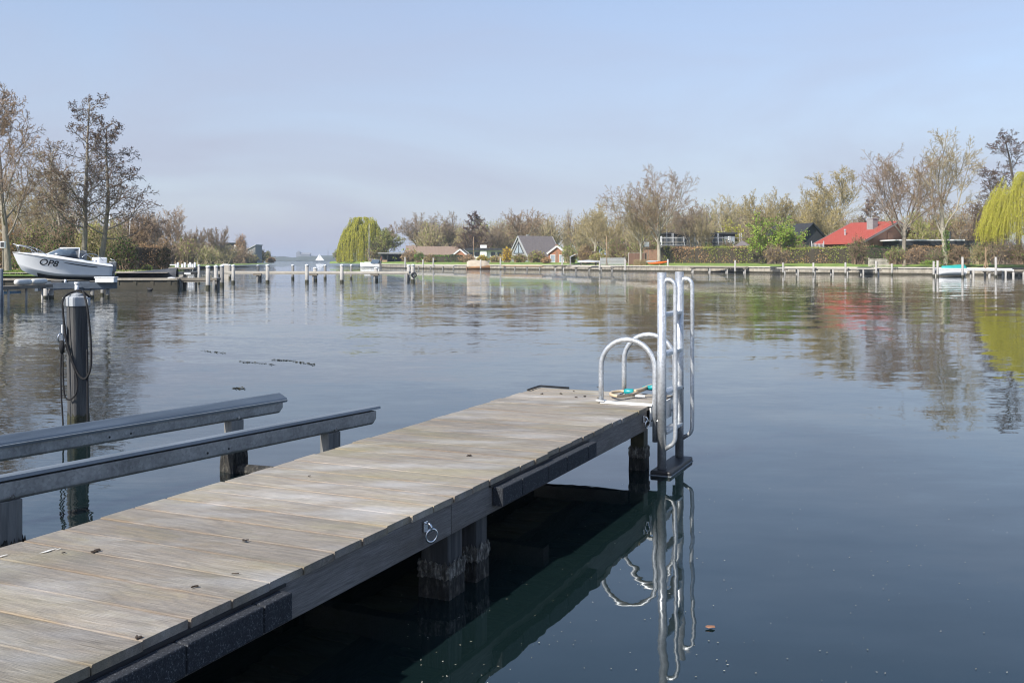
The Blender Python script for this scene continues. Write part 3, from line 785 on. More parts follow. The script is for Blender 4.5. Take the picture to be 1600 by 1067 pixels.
# ------------------------------------------------------------------ boat cradle rails
def rest_rail(pend, s_end, tilt, label, posts, log):
    """steel beam with a ribbed rubber pad on posts; pend = end point (world), runs back along the jetty"""
    t = thing('boat_rest_rail', label, 'boat rest', pend, RAD(57.3), 'boat cradle rails beside the jetty')
    L = 7.5
    prof = [(-.045, .0), (-.045, .085), (.045, .085), (.045, .0), (.030, -.015), (-.030, -.015)]
    m = MB(); n = len(prof)
    xs = [0.0, -.03, -L]
    vs = []
    for x in xs:
        for (y, z) in prof:
            zz = z if x < -.01 else max(z, .028)
            vs.append((x, y, zz + .415))
    m.add(vs, [tuple(range(n)), tuple(reversed(range(2 * n, 3 * n)))] + [(r * n + i, (r + 1) * n + i, (r + 1) * n + (i + 1) % n, r * n + (i + 1) % n) for r in range(2) for i in range(n)])
    m.build('beam', 'galv_dull', t, bevel=.004)
    # ribbed pad: a wavy cross-section swept along the beam, tilted towards the cradle's middle
    ribs = 7; top = []
    for i in range(ribs * 4 + 1):
        u = i / (ribs * 4); y = -.060 + .120 * u
        top.append((y, .030 + .0050 * math.cos(u * ribs * 2 * math.pi) - .012 * (2 * u - 1) ** 6))
    profp = top + [(.060, .004), (-.060, .004)]
    ca, sa = math.cos(tilt), math.sin(tilt)
    profp = [(y * ca - z * sa, y * sa + z * ca) for y, z in profp]
    n = len(profp); m = MB()
    m.add([(x, y, z + .497 + abs(math.sin(tilt)) * .022) for x in (.035, -L) for y, z in profp],
          [tuple(range(n)), tuple(reversed(range(n, 2 * n)))] + [(i, n + i, n + (i + 1) % n, (i + 1) % n) for i in range(n)])
    m.build('rubber_pad', 'rubber_pad', t)
    for s in posts:
        m = MB(); m.box((s, 0, -.16), (.125, .085, 1.12)); po = m.build('post', 'pile', t, bevel=.004)
        sl = crust_sleeve(.13, -.5, .20, int(abs(s) * 77 + pend.x * 10)); o = sl.build('algae_crust', 'crust', po); o.location = (s, 0, 0)
        m = MB(); m.tube([(s, -.045, .425), (s, -.058, .425)], .012, 6); m.build('bolt', 'steel', po)
    for s in (-1.45, -1.62, -4.6):
        m = MB(); m.tube([(s, -.0445, .44), (s, -.0465, .44)], .008, 8); m.build('bolt_hole', 'black', t)
    if log:
        m = MB(); m.tube([(posts[0], -.05, .015), (posts[0] + .01, -.45, .03), (posts[0] + .02, -.92, .02)], [.05, .055, .045], 9); m.build('cross_log', 'crust', t)
    return t
e1 = Vector((-1.921, 8.213, 0)); e2 = Vector((-1.076, 7.648, 0))
rest_rail(e1, 0, .42, 'ribbed boat rest rail farther from the jetty boards', (-.48, -3.4, -6.2), True)
rest_rail(e2, 0, -.16, 'boat rest rail alongside the jetty, its steel side showing', (-.46, -2.90, -6.0), False)

# ------------------------------------------------------------------ mooring pile with rope
pc = Vector((X(123, 9.07), 9.07, 0))
t = thing('mooring_pile', 'thick grey mooring pile with white metal cap beside the boat rest rails', 'mooring pile', pc)
m = MB(); nn = 32
PA = math.atan2(-.66, .75)
def sq(r, a): # rounded square
    c, s_ = math.cos(a), math.sin(a); k = (abs(c) ** 9 + abs(s_) ** 9) ** (-1 / 9)
    return c * r * k, s_ * r * k
def turn(p, a): return p[0] * math.cos(a) - p[1] * math.sin(a), p[0] * math.sin(a) + p[1] * math.cos(a)
zs = [(-1.2, .076, .0), (-.1, .075, .0), (.3, .074, -.004), (.9, .072, -.012), (1.29, .070, -.018)]
for z, r, dx in zs:
    for i in range(nn):
        x, y = turn(sq(r, 2 * math.pi * i / nn), PA); m.v.append((x + dx, y, z))
for k in range(len(zs) - 1):
    for i in range(nn): m.f.append((k * nn + i, k * nn + (i + 1) % nn, (k + 1) * nn + (i + 1) % nn, (k + 1) * nn + i))
m.f.append(tuple((len(zs) - 1) * nn + i for i in range(nn)))
m.build('timber', 'pile_dark', t)
m = MB()
for z, r, dx in ((-.6, .080, 0), (.0, .079, 0), (.17, .078, -.002), (.26, .076, -.003)):
    for i in range(nn):
        x, y = turn(sq(r, 2 * math.pi * i / nn), PA); m.v.append((x + dx, y, z + (random.uniform(-.03, .02) if z > .2 else 0)))
for k in range(3):
    for i in range(nn): m.f.append((k * nn + i, k * nn + (i + 1) % nn, (k + 1) * nn + (i + 1) % nn, (k + 1) * nn + i))
m.build('wet_foot', 'wet', t)
m = MB()
for z, r in ((1.235, .070), (1.235, .078), (1.315, .078), (1.345, .054), (1.355, .02)):
    for i in range(nn):
        x, y = turn(sq(r, 2 * math.pi * i / nn), PA) if r > .06 else (r * math.cos(2 * math.pi * i / nn + .5), r * math.sin(2 * math.pi * i / nn + .5)); m.v.append((x - .018, y, z))
for k in range(4):
    for i in range(nn): m.f.append((k * nn + i, k * nn + (i + 1) % nn, (k + 1) * nn + (i + 1) % nn, (k + 1) * nn + i))
m.f.append(tuple(4 * nn + i for i in range(nn)))
cp = m.build('cap', 'cap_grey', t, bevel=.003)
m = MB(); m.tube([(-.018, 0, 1.355), (-.018, 0, 1.435)], .017, 10); m.tube([(-.018, 0, 1.432), (-.018, 0, 1.452)], [.022, .023], 10); m.build('stub_pipe', 'cap_white', cp, True)
for x_ in (-.126, .092):
    m = MB(); m.box((x_, -.01, 1.275), (.020, .05, .075)); m.build('side_lug', 'cap_grey', cp, bevel=.004)
m = MB(); m.box((-.113, -.055, .99), (.012, .07, .16)); m.build('eye_plate', 'cap_white', t, bevel=.003)
m = MB(); m.tube(circ((-.118, -.085, .95), .042, 16, (.5, .6, 0), (0, -.1, 1)), .007, 8, False); m.build('shackle', 'steel', t, True)
rp = thing('mooring_rope', 'black rope hanging in loops from the capped mooring pile', 'rope', pc + Vector((.008, .026, 0)))
def rope(P, r=.0085):
    m = MB(); m.tube(smooth_pts([Vector(p) for p in P], 7), r, 8); m.build('rope_strand', 'rope', rp, True)
rope([(.085, .02, 1.30), (.02, -.04, 1.372), (-.06, -.06, 1.36), (-.105, -.125, 1.30), (-.10, -.132, 1.15), (-.075, -.135, .95), (-.03, -.137, .78), (.03, -.138, .64), (.085, -.139, .585), (.125, -.135, .62), (.145, -.125, .72), (.142, -.118, .90), (.125, -.118, 1.10), (.100, -.115, 1.27), (.04, -.05, 1.372)], .0095)
rope([(-.118, -.115, .93), (-.105, -.135, .80), (-.098, -.14, .60), (-.085, -.142, .44), (-.04, -.143, .40), (.015, -.142, .45), (.03, -.142, .55), (.0, -.141, .68), (-.045, -.14, .80), (-.085, -.138, .90)], .0075)
rope([(-.118, -.12, .90), (-.120, -.14, .70), (-.115, -.142, .45), (-.100, -.142, .20), (-.098, -.142, -.1)], .0075)
m = MB(); m.tube([(-.118, -.125, .93), (-.112, -.135, .88), (-.108, -.137, .82)], [.016, .026, .018], 10); m.build('knot', 'rope', rp, True)
rope([(.108, -.122, .85), (.112, -.124, .60), (.115, -.127, .30), (.116, -.130, -.1)], .007)

# ------------------------------------------------------------------ motorboat on its lift
def hull_pt(t, v):
    """t 0 stern .. 1 bow, v 0 keel, .35 chine, 1 gunwale -> (x forward, y half-breadth, z)"""
    L = 5.7
    bow = max(0.0, (t - .45) / .55)
    b_g = 1.12 * (1 - bow ** 2.6) * (.93 + .07 * min(1, t / .3))
    b_c = .92 * (1 - bow ** 1.8) * .97
    z_k = .0 + .40 * bow ** 3.2
    z_c = .26 + .46 * bow ** 2.2
    z_g = .70 + .55 * t ** 1.1
    x_k = t * L * .90; x_c = t * L * .945; x_g = t * L
    if v < .35:
        u = v / .35
        return (x_k + (x_c - x_k) * u, b_c * u, z_k + (z_c - z_k) * u)
    u = (v - .35) / .65
    bb = b_c + (b_g - b_c) * (u ** 1.15)
    return (x_c + (x_g - x_c) * u, bb, z_c + (z_g - z_c) * u)
bY = 46.5
boat = thing('motorboat', 'white motorboat with OP8 on its side resting on a boat lift', 'motorboat', (X(168, bY + 1.6), bY + 1.6, .68), math.pi + RAD(42))
boat.scale = (.74, .80, .94); boat.rotation_euler = (0, RAD(-2.2), math.pi + RAD(37))
NT = 22; VS = [0, .12, .24, .35, .36, .48, .6, .72, .84, .93, 1.0]
m = MB(); K = len(VS)
for sgn in (1, -1):
    o_ = len(m.v)
    for i in range(NT + 1):
        for v in VS:
            x, y, z = hull_pt(i / NT, v); m.v.append((x, y * sgn, z))
    for i in range(NT):
        for j in range(K - 1):
            q = (o_ + i * K + j, o_ + (i + 1) * K + j, o_ + (i + 1) * K + j + 1, o_ + i * K + j + 1)
            m.f.append(q if sgn > 0 else tuple(reversed(q)))
m.f.append(tuple(range(K)) + tuple(reversed([(NT + 1) * K + j for j in range(K)])))
m.build('hull', 'gel', boat, True)
m = MB()                                               # dark antifouled bottom, just outside the hull below the waterline
for sgn in (1, -1):
    o_ = len(m.v); cols = [0, .1, .2]
    for i in range(NT - 3):
        for v in cols:
            x, y, z = hull_pt(i / NT, v); m.v.append((x, y * sgn * 1.0, z - .012))
    for i in range(NT - 4):
        for j in range(2): m.f.append((o_ + i * 3 + j, o_ + (i + 1) * 3 + j, o_ + (i + 1) * 3 + j + 1, o_ + i * 3 + j + 1))
m.build('bottom_paint', 'antifoul', boat, True)
for sgn in (1, -1):
    m = MB(); m.tube([(p_[0], p_[1] * sgn * 1.01, p_[2] + .004) for p_ in (hull_pt(i / NT, 1.0) for i in range(NT + 1))], .022, 6); m.build('rub_rail', 'wall_grey', boat, True)
m = MB()                                               # deck with a raised rounded fore-deck
prof = [(1.0, .0), (.985, .05), (.90, .10), (.6, .15), (.25, .18), (0, .19)]
for sgn in (1, -1):
    o_ = len(m.v); K = len(prof)
    for i in range(NT + 1):
        tt = i / NT; x, y, z = hull_pt(tt, 1.0)
        lift = 1.0 if tt < .55 else (1 - (tt - .55) / .45) ** .7 * .9 + .1
        for (a, h_) in prof: m.v.append((x, y * a * sgn, z + h_ * lift * (1.35 if .3 < tt < .8 else 1.0)))
    for i in range(NT):
        for j in range(K - 1): m.f.append((o_ + i * K + j, o_ + (i + 1) * K + j, o_ + (i + 1) * K + j + 1, o_ + i * K + j + 1))
m.build('deck', 'gel', boat, True)
m = MB()                                               # wraparound windscreen: lower line on the deck, upper line drawn in
lo, hi = [], []
for i in range(17):
    a = math.pi * (i / 16 - .5); ca, sa = max(0, math.cos(a)) ** .6, math.sin(a)
    lo.append((2.05 + 1.75 * ca, .93 * sa, 1.08 + .14 * ca)); hi.append((2.0 + .95 * ca, .74 * sa, 1.56))
m.add(lo + hi, [(i, i + 1, 17 + i + 1, 17 + i) for i in range(16)])
ws = m.build('windscreen', 'windscreen', boat, True)
sol = ws.modifiers.new('thick', 'SOLIDIFY'); sol.thickness = .015
m = MB(); m.tube(hi, .028, 8); m.build('top_frame', 'gel', ws, True)
for a_, r_ in ((0, .028), (16, .028), (8, .014)):
    m = MB(); m.tube([lo[a_], hi[a_]], r_, 8); m.build('side_frame', 'gel', ws, True)
m = MB(); m.tube(lo, .03, 8); m.build('lower_frame', 'navy', ws, True)
m = MB(); m.add([(2.90, -.45, 1.575), (2.90, .45, 1.575), (1.95, .74, 1.58), (1.95, -.74, 1.58), (2.84, -.4, 1.60), (2.84, .4, 1.60), (1.95, .68, 1.61), (1.95, -.68, 1.61)], [(0, 1, 2, 3), (4, 7, 6, 5), (0, 4, 5, 1), (1, 5, 6, 2), (2, 6, 7, 3), (3, 7, 4, 0)])
m.build('hard_top', 'gel', boat, bevel=.015)
for sgn in (1, -1):                                    # bow rails, cockpit rails
    P = [hull_pt(t_, 1.0) for t_ in (.68, .78, .88, .95, .99)]
    m = MB(); m.tube(smooth_pts([Vector((P[0][0], P[0][1] * sgn * .93, P[0][2] + .08))] + [Vector((p[0] + .05, p[1] * sgn * .9, p[2] + hh)) for p, hh in zip(P[1:], (.34, .40, .40, .42))], 4), .016, 8)
    for k_, hh in ((1, .34), (3, .40)):
        m.tube([(P[k_][0] - .1, P[k_][1] * sgn * .9, P[k_][2] + .03), (P[k_][0] + .05, P[k_][1] * sgn * .9, P[k_][2] + hh)], .014, 8)
    m.build('bow_rail', 'steel', boat, True)
    m = MB(); m.tube(smooth_pts([Vector((1.9, .95 * sgn, 1.13)), Vector((1.55, 1.0 * sgn, 1.32)), Vector((1.0, 1.0 * sgn, 1.26)), Vector((.6, 1.0 * sgn, .98))], 5), .016, 8); m.build('cockpit_rail', 'steel', boat, True)
    for t_ in (.86, .62):
        x, y, z = hull_pt(t_, 1.0); m = MB(); m.box((x, y * sgn * .9, z + .09), (.16, .03, .04)); m.build('cleat', 'steel', boat, bevel=.008)
m = MB(); m.box((.55, 0, 1.02), (.55, 1.5, .30)); m.build('stern_bench', 'gel', boat, bevel=.06)
m = MB(); m.box((1.75, -.4, 1.25), (.5, .5, .45)); m.box((1.75, .4, 1.25), (.5, .5, .45)); m.build('seat', 'wall_grey', boat, bevel=.06)
m = MB(); m.box((-.28, 0, .72), (.40, .42, .55)); m.box((-.34, 0, .18), (.20, .12, .75)); m.build('outboard_motor', 'wall_grey', boat, bevel=.06)
m = MB(); m.tube([(.05, .75, .62), (-.14, .80, .95), (-.14, .80, 1.05), (.1, .75, 1.10)], .016, 8); m.build('stern_rail', 'steel', boat, True)
def hull_side(xf, z, off=.012):
    """point on the port topside at forward distance xf and height z"""
    best = None
    tt = xf / 5.7
    for _ in range(4):
        v0, v1 = .35, 1.0
        for _ in range(24):
            vm = (v0 + v1) / 2
            if hull_pt(tt, vm)[2] < z: v0 = vm
            else: v1 = vm
        p = hull_pt(tt, v0); tt += (xf - p[0]) / 5.7
    return Vector((p[0], p[1] + off, p[2] - off * .3))
m = MB(); o_ = 0                                       # dark tapering side stripe
N_ = 30
for i in range(N_ + 1):
    u = i / N_; xf = .95 + 2.05 * u
    zt = .70 + .55 * (xf / 5.7) ** 1.1 - .10 - .02 * u
    wd = .035 + .022 * math.sin(math.pi * min(1, u * 1.1)) * (1 - u * .6)
    if u > .9: wd *= (1 - u) / .1 * .9 + .1
    m.v += [tuple(hull_side(xf, zt)), tuple(hull_side(xf, zt - wd))]
m.f += [(2 * i, 2 * i + 2, 2 * i + 3, 2 * i + 1) for i in range(N_)]
m.build('side_stripe', 'navy', boat)
cu = bpy.data.curves.new('registration_text', 'FONT'); cu.body = 'OP8'; cu.size = .56; cu.shear = .25; cu.space_character = 1.02; cu.offset = .008
to = bpy.data.objects.new('tmp_text', cu); COL.objects.link(to)
bpy.context.view_layer.update()
tm = bpy.data.meshes.new_from_object(to.evaluated_get(bpy.context.evaluated_depsgraph_get()))
bpy.data.objects.remove(to)
import bmesh
bm = bmesh.new(); bm.from_mesh(tm); bmesh.ops.triangulate(bm, faces=bm.faces)
bmesh.ops.subdivide_edges(bm, edges=bm.edges, cuts=1, use_grid_fill=False)
for v in bm.verts:                                     # reads from bow to stern on the port side
    v.co = hull_side(4.35 - v.co.x, .72 + v.co.y * .74 - .10 * v.co.x, .016)
bm.to_mesh(tm); bm.free(); tm.materials.clear()
link('registration_letters', tm, 'navy', boat)

# the lift under it
lf = thing('boat_lift', 'blue grey beam boat lift standing on posts under the white motorboat', 'boat lift', (X(110, 44), 44, 0))
def lx(px, Y): return X(px, Y) - X(110, 44)
m = MB(); m.span((lx(72, 43.2), -.8, .545), (lx(183, 44.2), .2, .545), .16, .26); m.build('beam', 'lift_blue', lf, bevel=.01)
m = MB(); m.span((lx(70, 46.2), 2.2, .545), (lx(178, 47.2), 3.2, .545), .16, .26); m.build('beam', 'lift_blue', lf, bevel=.01)
for px, Y in ((80, 44.5), (150, 45.2)):
    m = MB(); m.span((lx(px, Y), -.9, .40), (lx(px, Y) + .1, 3.2, .40), .14, .16); m.build('cross_beam', 'lift_blue', lf)
for px, dy in ((71, -.8), (80, -.55), (144, -.1), (168, .2), (74, 2.4), (160, 3.0)):
    m = MB(); m.tube([(lx(px, 44 + dy), dy, -.8), (lx(px, 44 + dy), dy, .43)], .10 if px < 100 else .085, 10); po = m.build('post', 'pile_pale' if px < 100 else 'pile', lf, True)
    m = MB(); m.tube([(lx(px, 44 + dy), dy, -.5), (lx(px, 44 + dy), dy, .12)], .108 if px < 100 else .09, 10, False); m.build('wet_foot', 'wet', po, True)
m = MB(); m.tube([(lx(102, 43.5), -.5, .66), (lx(102, 43.5), -.5, .82)], .05, 10); m.build('guide_roller', 'cap_white', lf, True)
for px, dy, hh in ((90, .2, .16), (150, 1.0, .16), (95, 2.4, .16)):
    m = MB(); m.box((lx(px, 44 + dy), dy, .66), (.5, .25, hh)); m.build('hull_chock', 'black', lf, bevel=.02)
t = thing('storage_box', 'white plastic box at the stern of the white motorboat', 'box', (X(166, 43.9), 43.9, .675))
m = MB(); m.box((0, 0, .10), (.84, .42, .2)); m.build('tub', 'wall_white', t, bevel=.03)
m = MB(); m.box((0, 0, .225), (.90, .46, .05)); m.build('lid', 'gel', t, bevel=.015)
t = thing('side_landing', 'narrow plank landing with pale posts left of the boat lift', 'landing', (X(35, 40), 40, 0))
m = MB(); m.span((X(-30, 38) - X(35, 40), -2, .56), (X(74, 42.8) - X(35, 40), 2.8, .56), .5, .14); m.build('walkway', 'jetty', t, bevel=.01)
for px, Y in ((2, 38.4), (13, 39.5), (41, 41), (66, 42.4)):
    m = MB(); m.tube([(X(px, Y) - X(35, 40), Y - 40, -.8), (X(px, Y) - X(35, 40), Y - 40, .5)], .09 if px < 10 else .045, 10); m.build('post', 'pile_pale', t, True)
m = MB(); m.span((X(14, 40) - X(35, 40), -.3, .36), (X(32, 41) - X(35, 40), .8, .36), .25, .10); m.build('blue_tray', 'blue_tub', t)
for i, (a, b_) in enumerate(((24, 48), (49, 72))):
    m = MB(); Y0, Y1 = 40.3 + i * 1.1, 41.3 + i * 1.1
    A, B = Vector((X(a, Y0), Y0, .76)), Vector((X(b_, Y1), Y1, .765)); d_ = B - A
    m.tube([A, A + d_ * .04, A + d_ * .12, A + d_ * .5, A + d_ * .88, A + d_ * .96, B], [.03, .10, .125, .13, .125, .10, .03], 14)
    tag(m.build('cylindrical_buoy', 'buoy', None, True), ('off white cylinder fender lying on the landing, the left one' if i == 0 else 'off white cylinder fender lying on the landing, nearest the boat lift'), 'fender', 'cylinder fenders on the landing')
t = thing('mooring_post', 'blue grey post at the left picture edge beside the plank landing', 'post', (X(1, 38), 38, 0))
m = MB(); m.tube([(0, 0, -.8), (0, 0, 1.30)], .085, 12); m.build('shaft', 'lift_blue', t, True)
m = MB(); m.tube([(0, 0, 1.30), (0, 0, 1.33)], [.085, .05], 12); m.build('top', 'lamp', t, True)
# coot
m = MB(); m.tube([(-.20, 0, .07), (-.15, 0, .08), (-.06, 0, .065), (.05, 0, .06), (.12, 0, .075), (.155, 0, .125), (.175, 0, .165), (.205, 0, .175), (.23, 0, .168), (.26, 0, .16)], [.01, .045, .085, .095, .07, .036, .030, .034, .022, .004], 12)
co = thing('coot', 'small black water bird swimming near the low landing stage', 'bird', (X(234.5, 54.5), 54.5, 0), RAD(165))
m.build('body', 'coot', co, True)
m = MB(); m.tube([(.215, 0, .178), (.24, 0, .168), (.268, 0, .158)], [.016, .013, .002], 8); m.build('bill', 'cap_white', co, True)

# ------------------------------------------------------------------ landing stages and piles on the left
def stage(name, label, A, B, w, z, th, mat, posts, pr=.09, pm='pile', braces=()):
    t = thing(name, label, 'jetty', A)
    A, B = Vector(A), Vector(B); d = B - A
    n = max(2, int(d.length / 2.4))
    for k in range(n):
        m = MB(); m.span(d * (k / n) + Vector((0, 0, z)), d * ((k + .996) / n) + Vector((0, 0, z)), w, th); m.build('walkway', mat, t)
    m = MB(); m.span(Vector((0, -w * .42, z - th * .5 - .05)), d + Vector((0, -w * .42, z - th * .5 - .05)), .08, .10); m.build('edge_beam', mat, t)
    for u in posts:
        for sy in (-.42, .42):
            m = MB(); p = d * u + Vector((0, sy * w, 0)); m.tube([p + Vector((0, 0, -.8)), p + Vector((0, 0, z - th / 2))], pr, 8); m.build('support_post', pm, t, True)
        if u in braces:
            m = MB(); p = d * u; m.box(p + Vector((0, -w * .5, z - .18)), (.62, .12, .16)); m.build('brace', 'jetty', t)
    return t
stage('landing_stage', 'long low plank jetty between mooring piles across the left water', (X(215, 79), 79, 0), (X(641, 77), 77, 0), 1.1, .73, .14, 'jetty_pale', (.04, .30, .452, .655, .875, .99), braces=(.452, .655, .875))
stage('landing_stage', 'short low jetty with a white float in front of the sandy bank', (X(196, 58.5), 58.5, 0), (X(342, 58.8), 58.8, 0), 1.0, .55, .14, 'jetty', (.24, .61, .97))
def pile_thing(px, Y, top, r, label, group, cap=True, mat='pile_pale', crossbar=False):
    t = thing('mooring_pile', label, 'mooring pile', (X(px, Y), Y, 0), 0, group)
    m = MB(); m.tube([(0, 0, -.8), (0, 0, .2), (0, 0, top - .07)], [r * 1.05, r * 1.03, r], 10); m.build('shaft', mat, t, True)
    m = MB(); m.tube([(0, 0, -.5), (0, 0, .20), (0, 0, .24)], [r * 1.12, r * 1.1, r * 1.04], 10, False); m.build('wet_foot', 'wet', t, True)
    if cap:
        m = MB(); m.tube([(0, 0, top - .13), (0, 0, top - .05), (0, 0, top)], [r * 1.12, r * 1.12, r * .35], 10); m.build('cap', 'cap_white', t, True)
    if crossbar:
        m = MB(); m.box((0, -r, .62), (.5, .14, .22)); m.build('crossbar', 'jetty', t)
    return t
gp = 'white capped mooring piles along the left jetties'
ordn = ['first', 'second', 'third', 'fourth', 'fifth', 'sixth', 'seventh', 'eighth', 'ninth', 'tenth', 'eleventh', 'twelfth', 'thirteenth', 'fourteenth', 'fifteenth', 'sixteenth', 'seventeenth', 'eighteenth', 'nineteenth']
PL = [(310.7, 69.5, .085, 'slim pile'), (325, 57.2, .125, 'thick brown footed pile'), (337.5, 59.8, .12, 'pile with a white band'), (346.8, 64, .13, 'dark grey pile'), (359, 88, .10, 'slim dark pile'), (364.5, 69.5, .12, 'grey pile'),
      (403, 85.6, .12, 'dark pile behind the long jetty'), (418, 71.5, .13, 'tall grey pile before the long jetty'), (457.5, 85.6, .12, 'short dark pile behind the long jetty'), (479.5, 72.3, .13, 'tall pale pile before the long jetty'),
      (492.5, 77.4, .15, 'stout pile with crossbar'), (508, 85.6, .12, 'dark pile behind the jetty'), (534, 72.3, .13, 'pale pile before the jetty'), (548.7, 85.6, .10, 'slim dark pile behind the jetty'),
      (587.7, 77.0, .15, 'stout pile with crossbar'), (638.5, 82.5, .13, 'pale pile behind the jetty end'), (645, 75.5, .14, 'pale pile with tyre at the jetty end')]
for i, (px, Y, r, nm) in enumerate(PL):
    t = pile_thing(px, Y, 1.37 if Y < 76 else 1.30 if i not in (10, 14) else 1.12, r, f'{nm}, {ordn[i]} from the left in the jetty rows', gp, mat='pile' if 'dark' in nm else 'pile_pale', crossbar='crossbar' in nm)
    if 'band' in nm:
        m = MB(); m.tube([(0, 0, .50), (0, 0, .62)], r * 2.2, 10); m.build('collar', 'cap_white', t)
    if 'tyre' in nm:
        m = MB(); m.tube(circ((.10, -.16, .55), .17, 14, (1, 0, 0), (0, 0, 1)), .06, 8, False); m.build('tyre', 'black', t, True)
t = thing('mooring_stump', 'broad brown timber stump behind the thick piles', 'stump', (X(352.7, 90), 90, 0))
m = MB(); m.box((0, 0, .3), (.7, .5, 1.9)); m.build('timber', 'jetty_pale', t, bevel=.03); m = MB(); m.box((0, 0, 1.29), (.55, .4, .08)); m.build('top', 'cap_white', t)
t = thing('covered_dinghy', 'small dark boat under tarpaulin beside the short low jetty', 'boat', (X(232, 60.5), 60.5, 0))
m = MB(); xs_ = np.linspace(-1.9, 1.75, 12)
for i, x in enumerate(xs_):
    u = i / 11; w_ = .62 * (math.sin(math.pi * min(1, .12 + u * .80))) ** .6; hgt = .50 + .34 * u
    for a in range(9):
        an = math.pi * a / 8; m.v.append((x, w_ * math.cos(an), .36 + (hgt) * math.sin(an) ** .7))
for i in range(11):
    for a in range(8): m.f.append((i * 9 + a, i * 9 + a + 1, (i + 1) * 9 + a + 1, (i + 1) * 9 + a))
m.build('tarpaulin', 'tarp', t, True)
m = MB()
for i, x in enumerate(xs_):
    u = i / 11; w_ = .66 * (math.sin(math.pi * min(1, .12 + u * .80))) ** .6
    for y, z in ((-w_, .40), (-w_ * .8, -.1), (w_ * .8, -.1), (w_, .40)): m.v.append((x, y, z))
m.f += [(i * 4 + a, i * 4 + a + 1, (i + 1) * 4 + a + 1, (i + 1) * 4 + a) for i in range(11) for a in range(3)] + [(0, 1, 2, 3), (47, 46, 45, 44)]
m.build('hull', 'wall_dark', t, True)
m = MB(); m.tube([(X(261, 58.2), 58.2, .56), (X(262.5, 58.2), 58.2, .56), (X(268, 58.2), 58.2, .56), (X(273.5, 58.2), 58.2, .56), (X(275, 58.2), 58.2, .56)], [.03, .10, .12, .10, .03], 12)
tag(m.build('white_float', 'cap_white', None, True), 'long white float hung on the short low jetty', 'float')
t = thing('crate_rack', 'black and white rack standing behind the short low jetty', 'rack', (X(297, 62), 62, 0))
for a in (-.35, .35):
    m = MB(); m.box((a, 0, .2), (.08, .3, 1.2)); m.build('leg', 'black', t)
m = MB(); m.box((0, 0, .86), (.85, .35, .16)); m.build('top_rail', 'black', t, bevel=.01)
m = MB(); m.box((-.1, -.19, .84), (.40, .02, .09)); m.build('label_board', 'cap_white', t)
# distant white posted landing
t = stage('landing_stage', 'grey landing with white posts far behind the brown hedge', (X(262, 158), 158, 0), (X(306, 158), 158, 0), 2.0, .45, .25, 'quay', (.1, .5, .95))
for k, px in enumerate((275, 278, 285, 289, 295, 297.5, 301, 304.5)):
    pile_thing(px, 158 + (k % 3), 1.15 + .25 * (k % 2), .16, 'white post of the far grey landing behind the brown hedge', 'white posts of the far landing', cap=False, mat='cap_white')
m = MB(); m.span((X(262, 157), 157, .95), (X(275, 157), 157, .95), .3, .16); tag(m.build('white_beam', 'cap_white'), 'white horizontal beam on the far grey landing', 'beam')

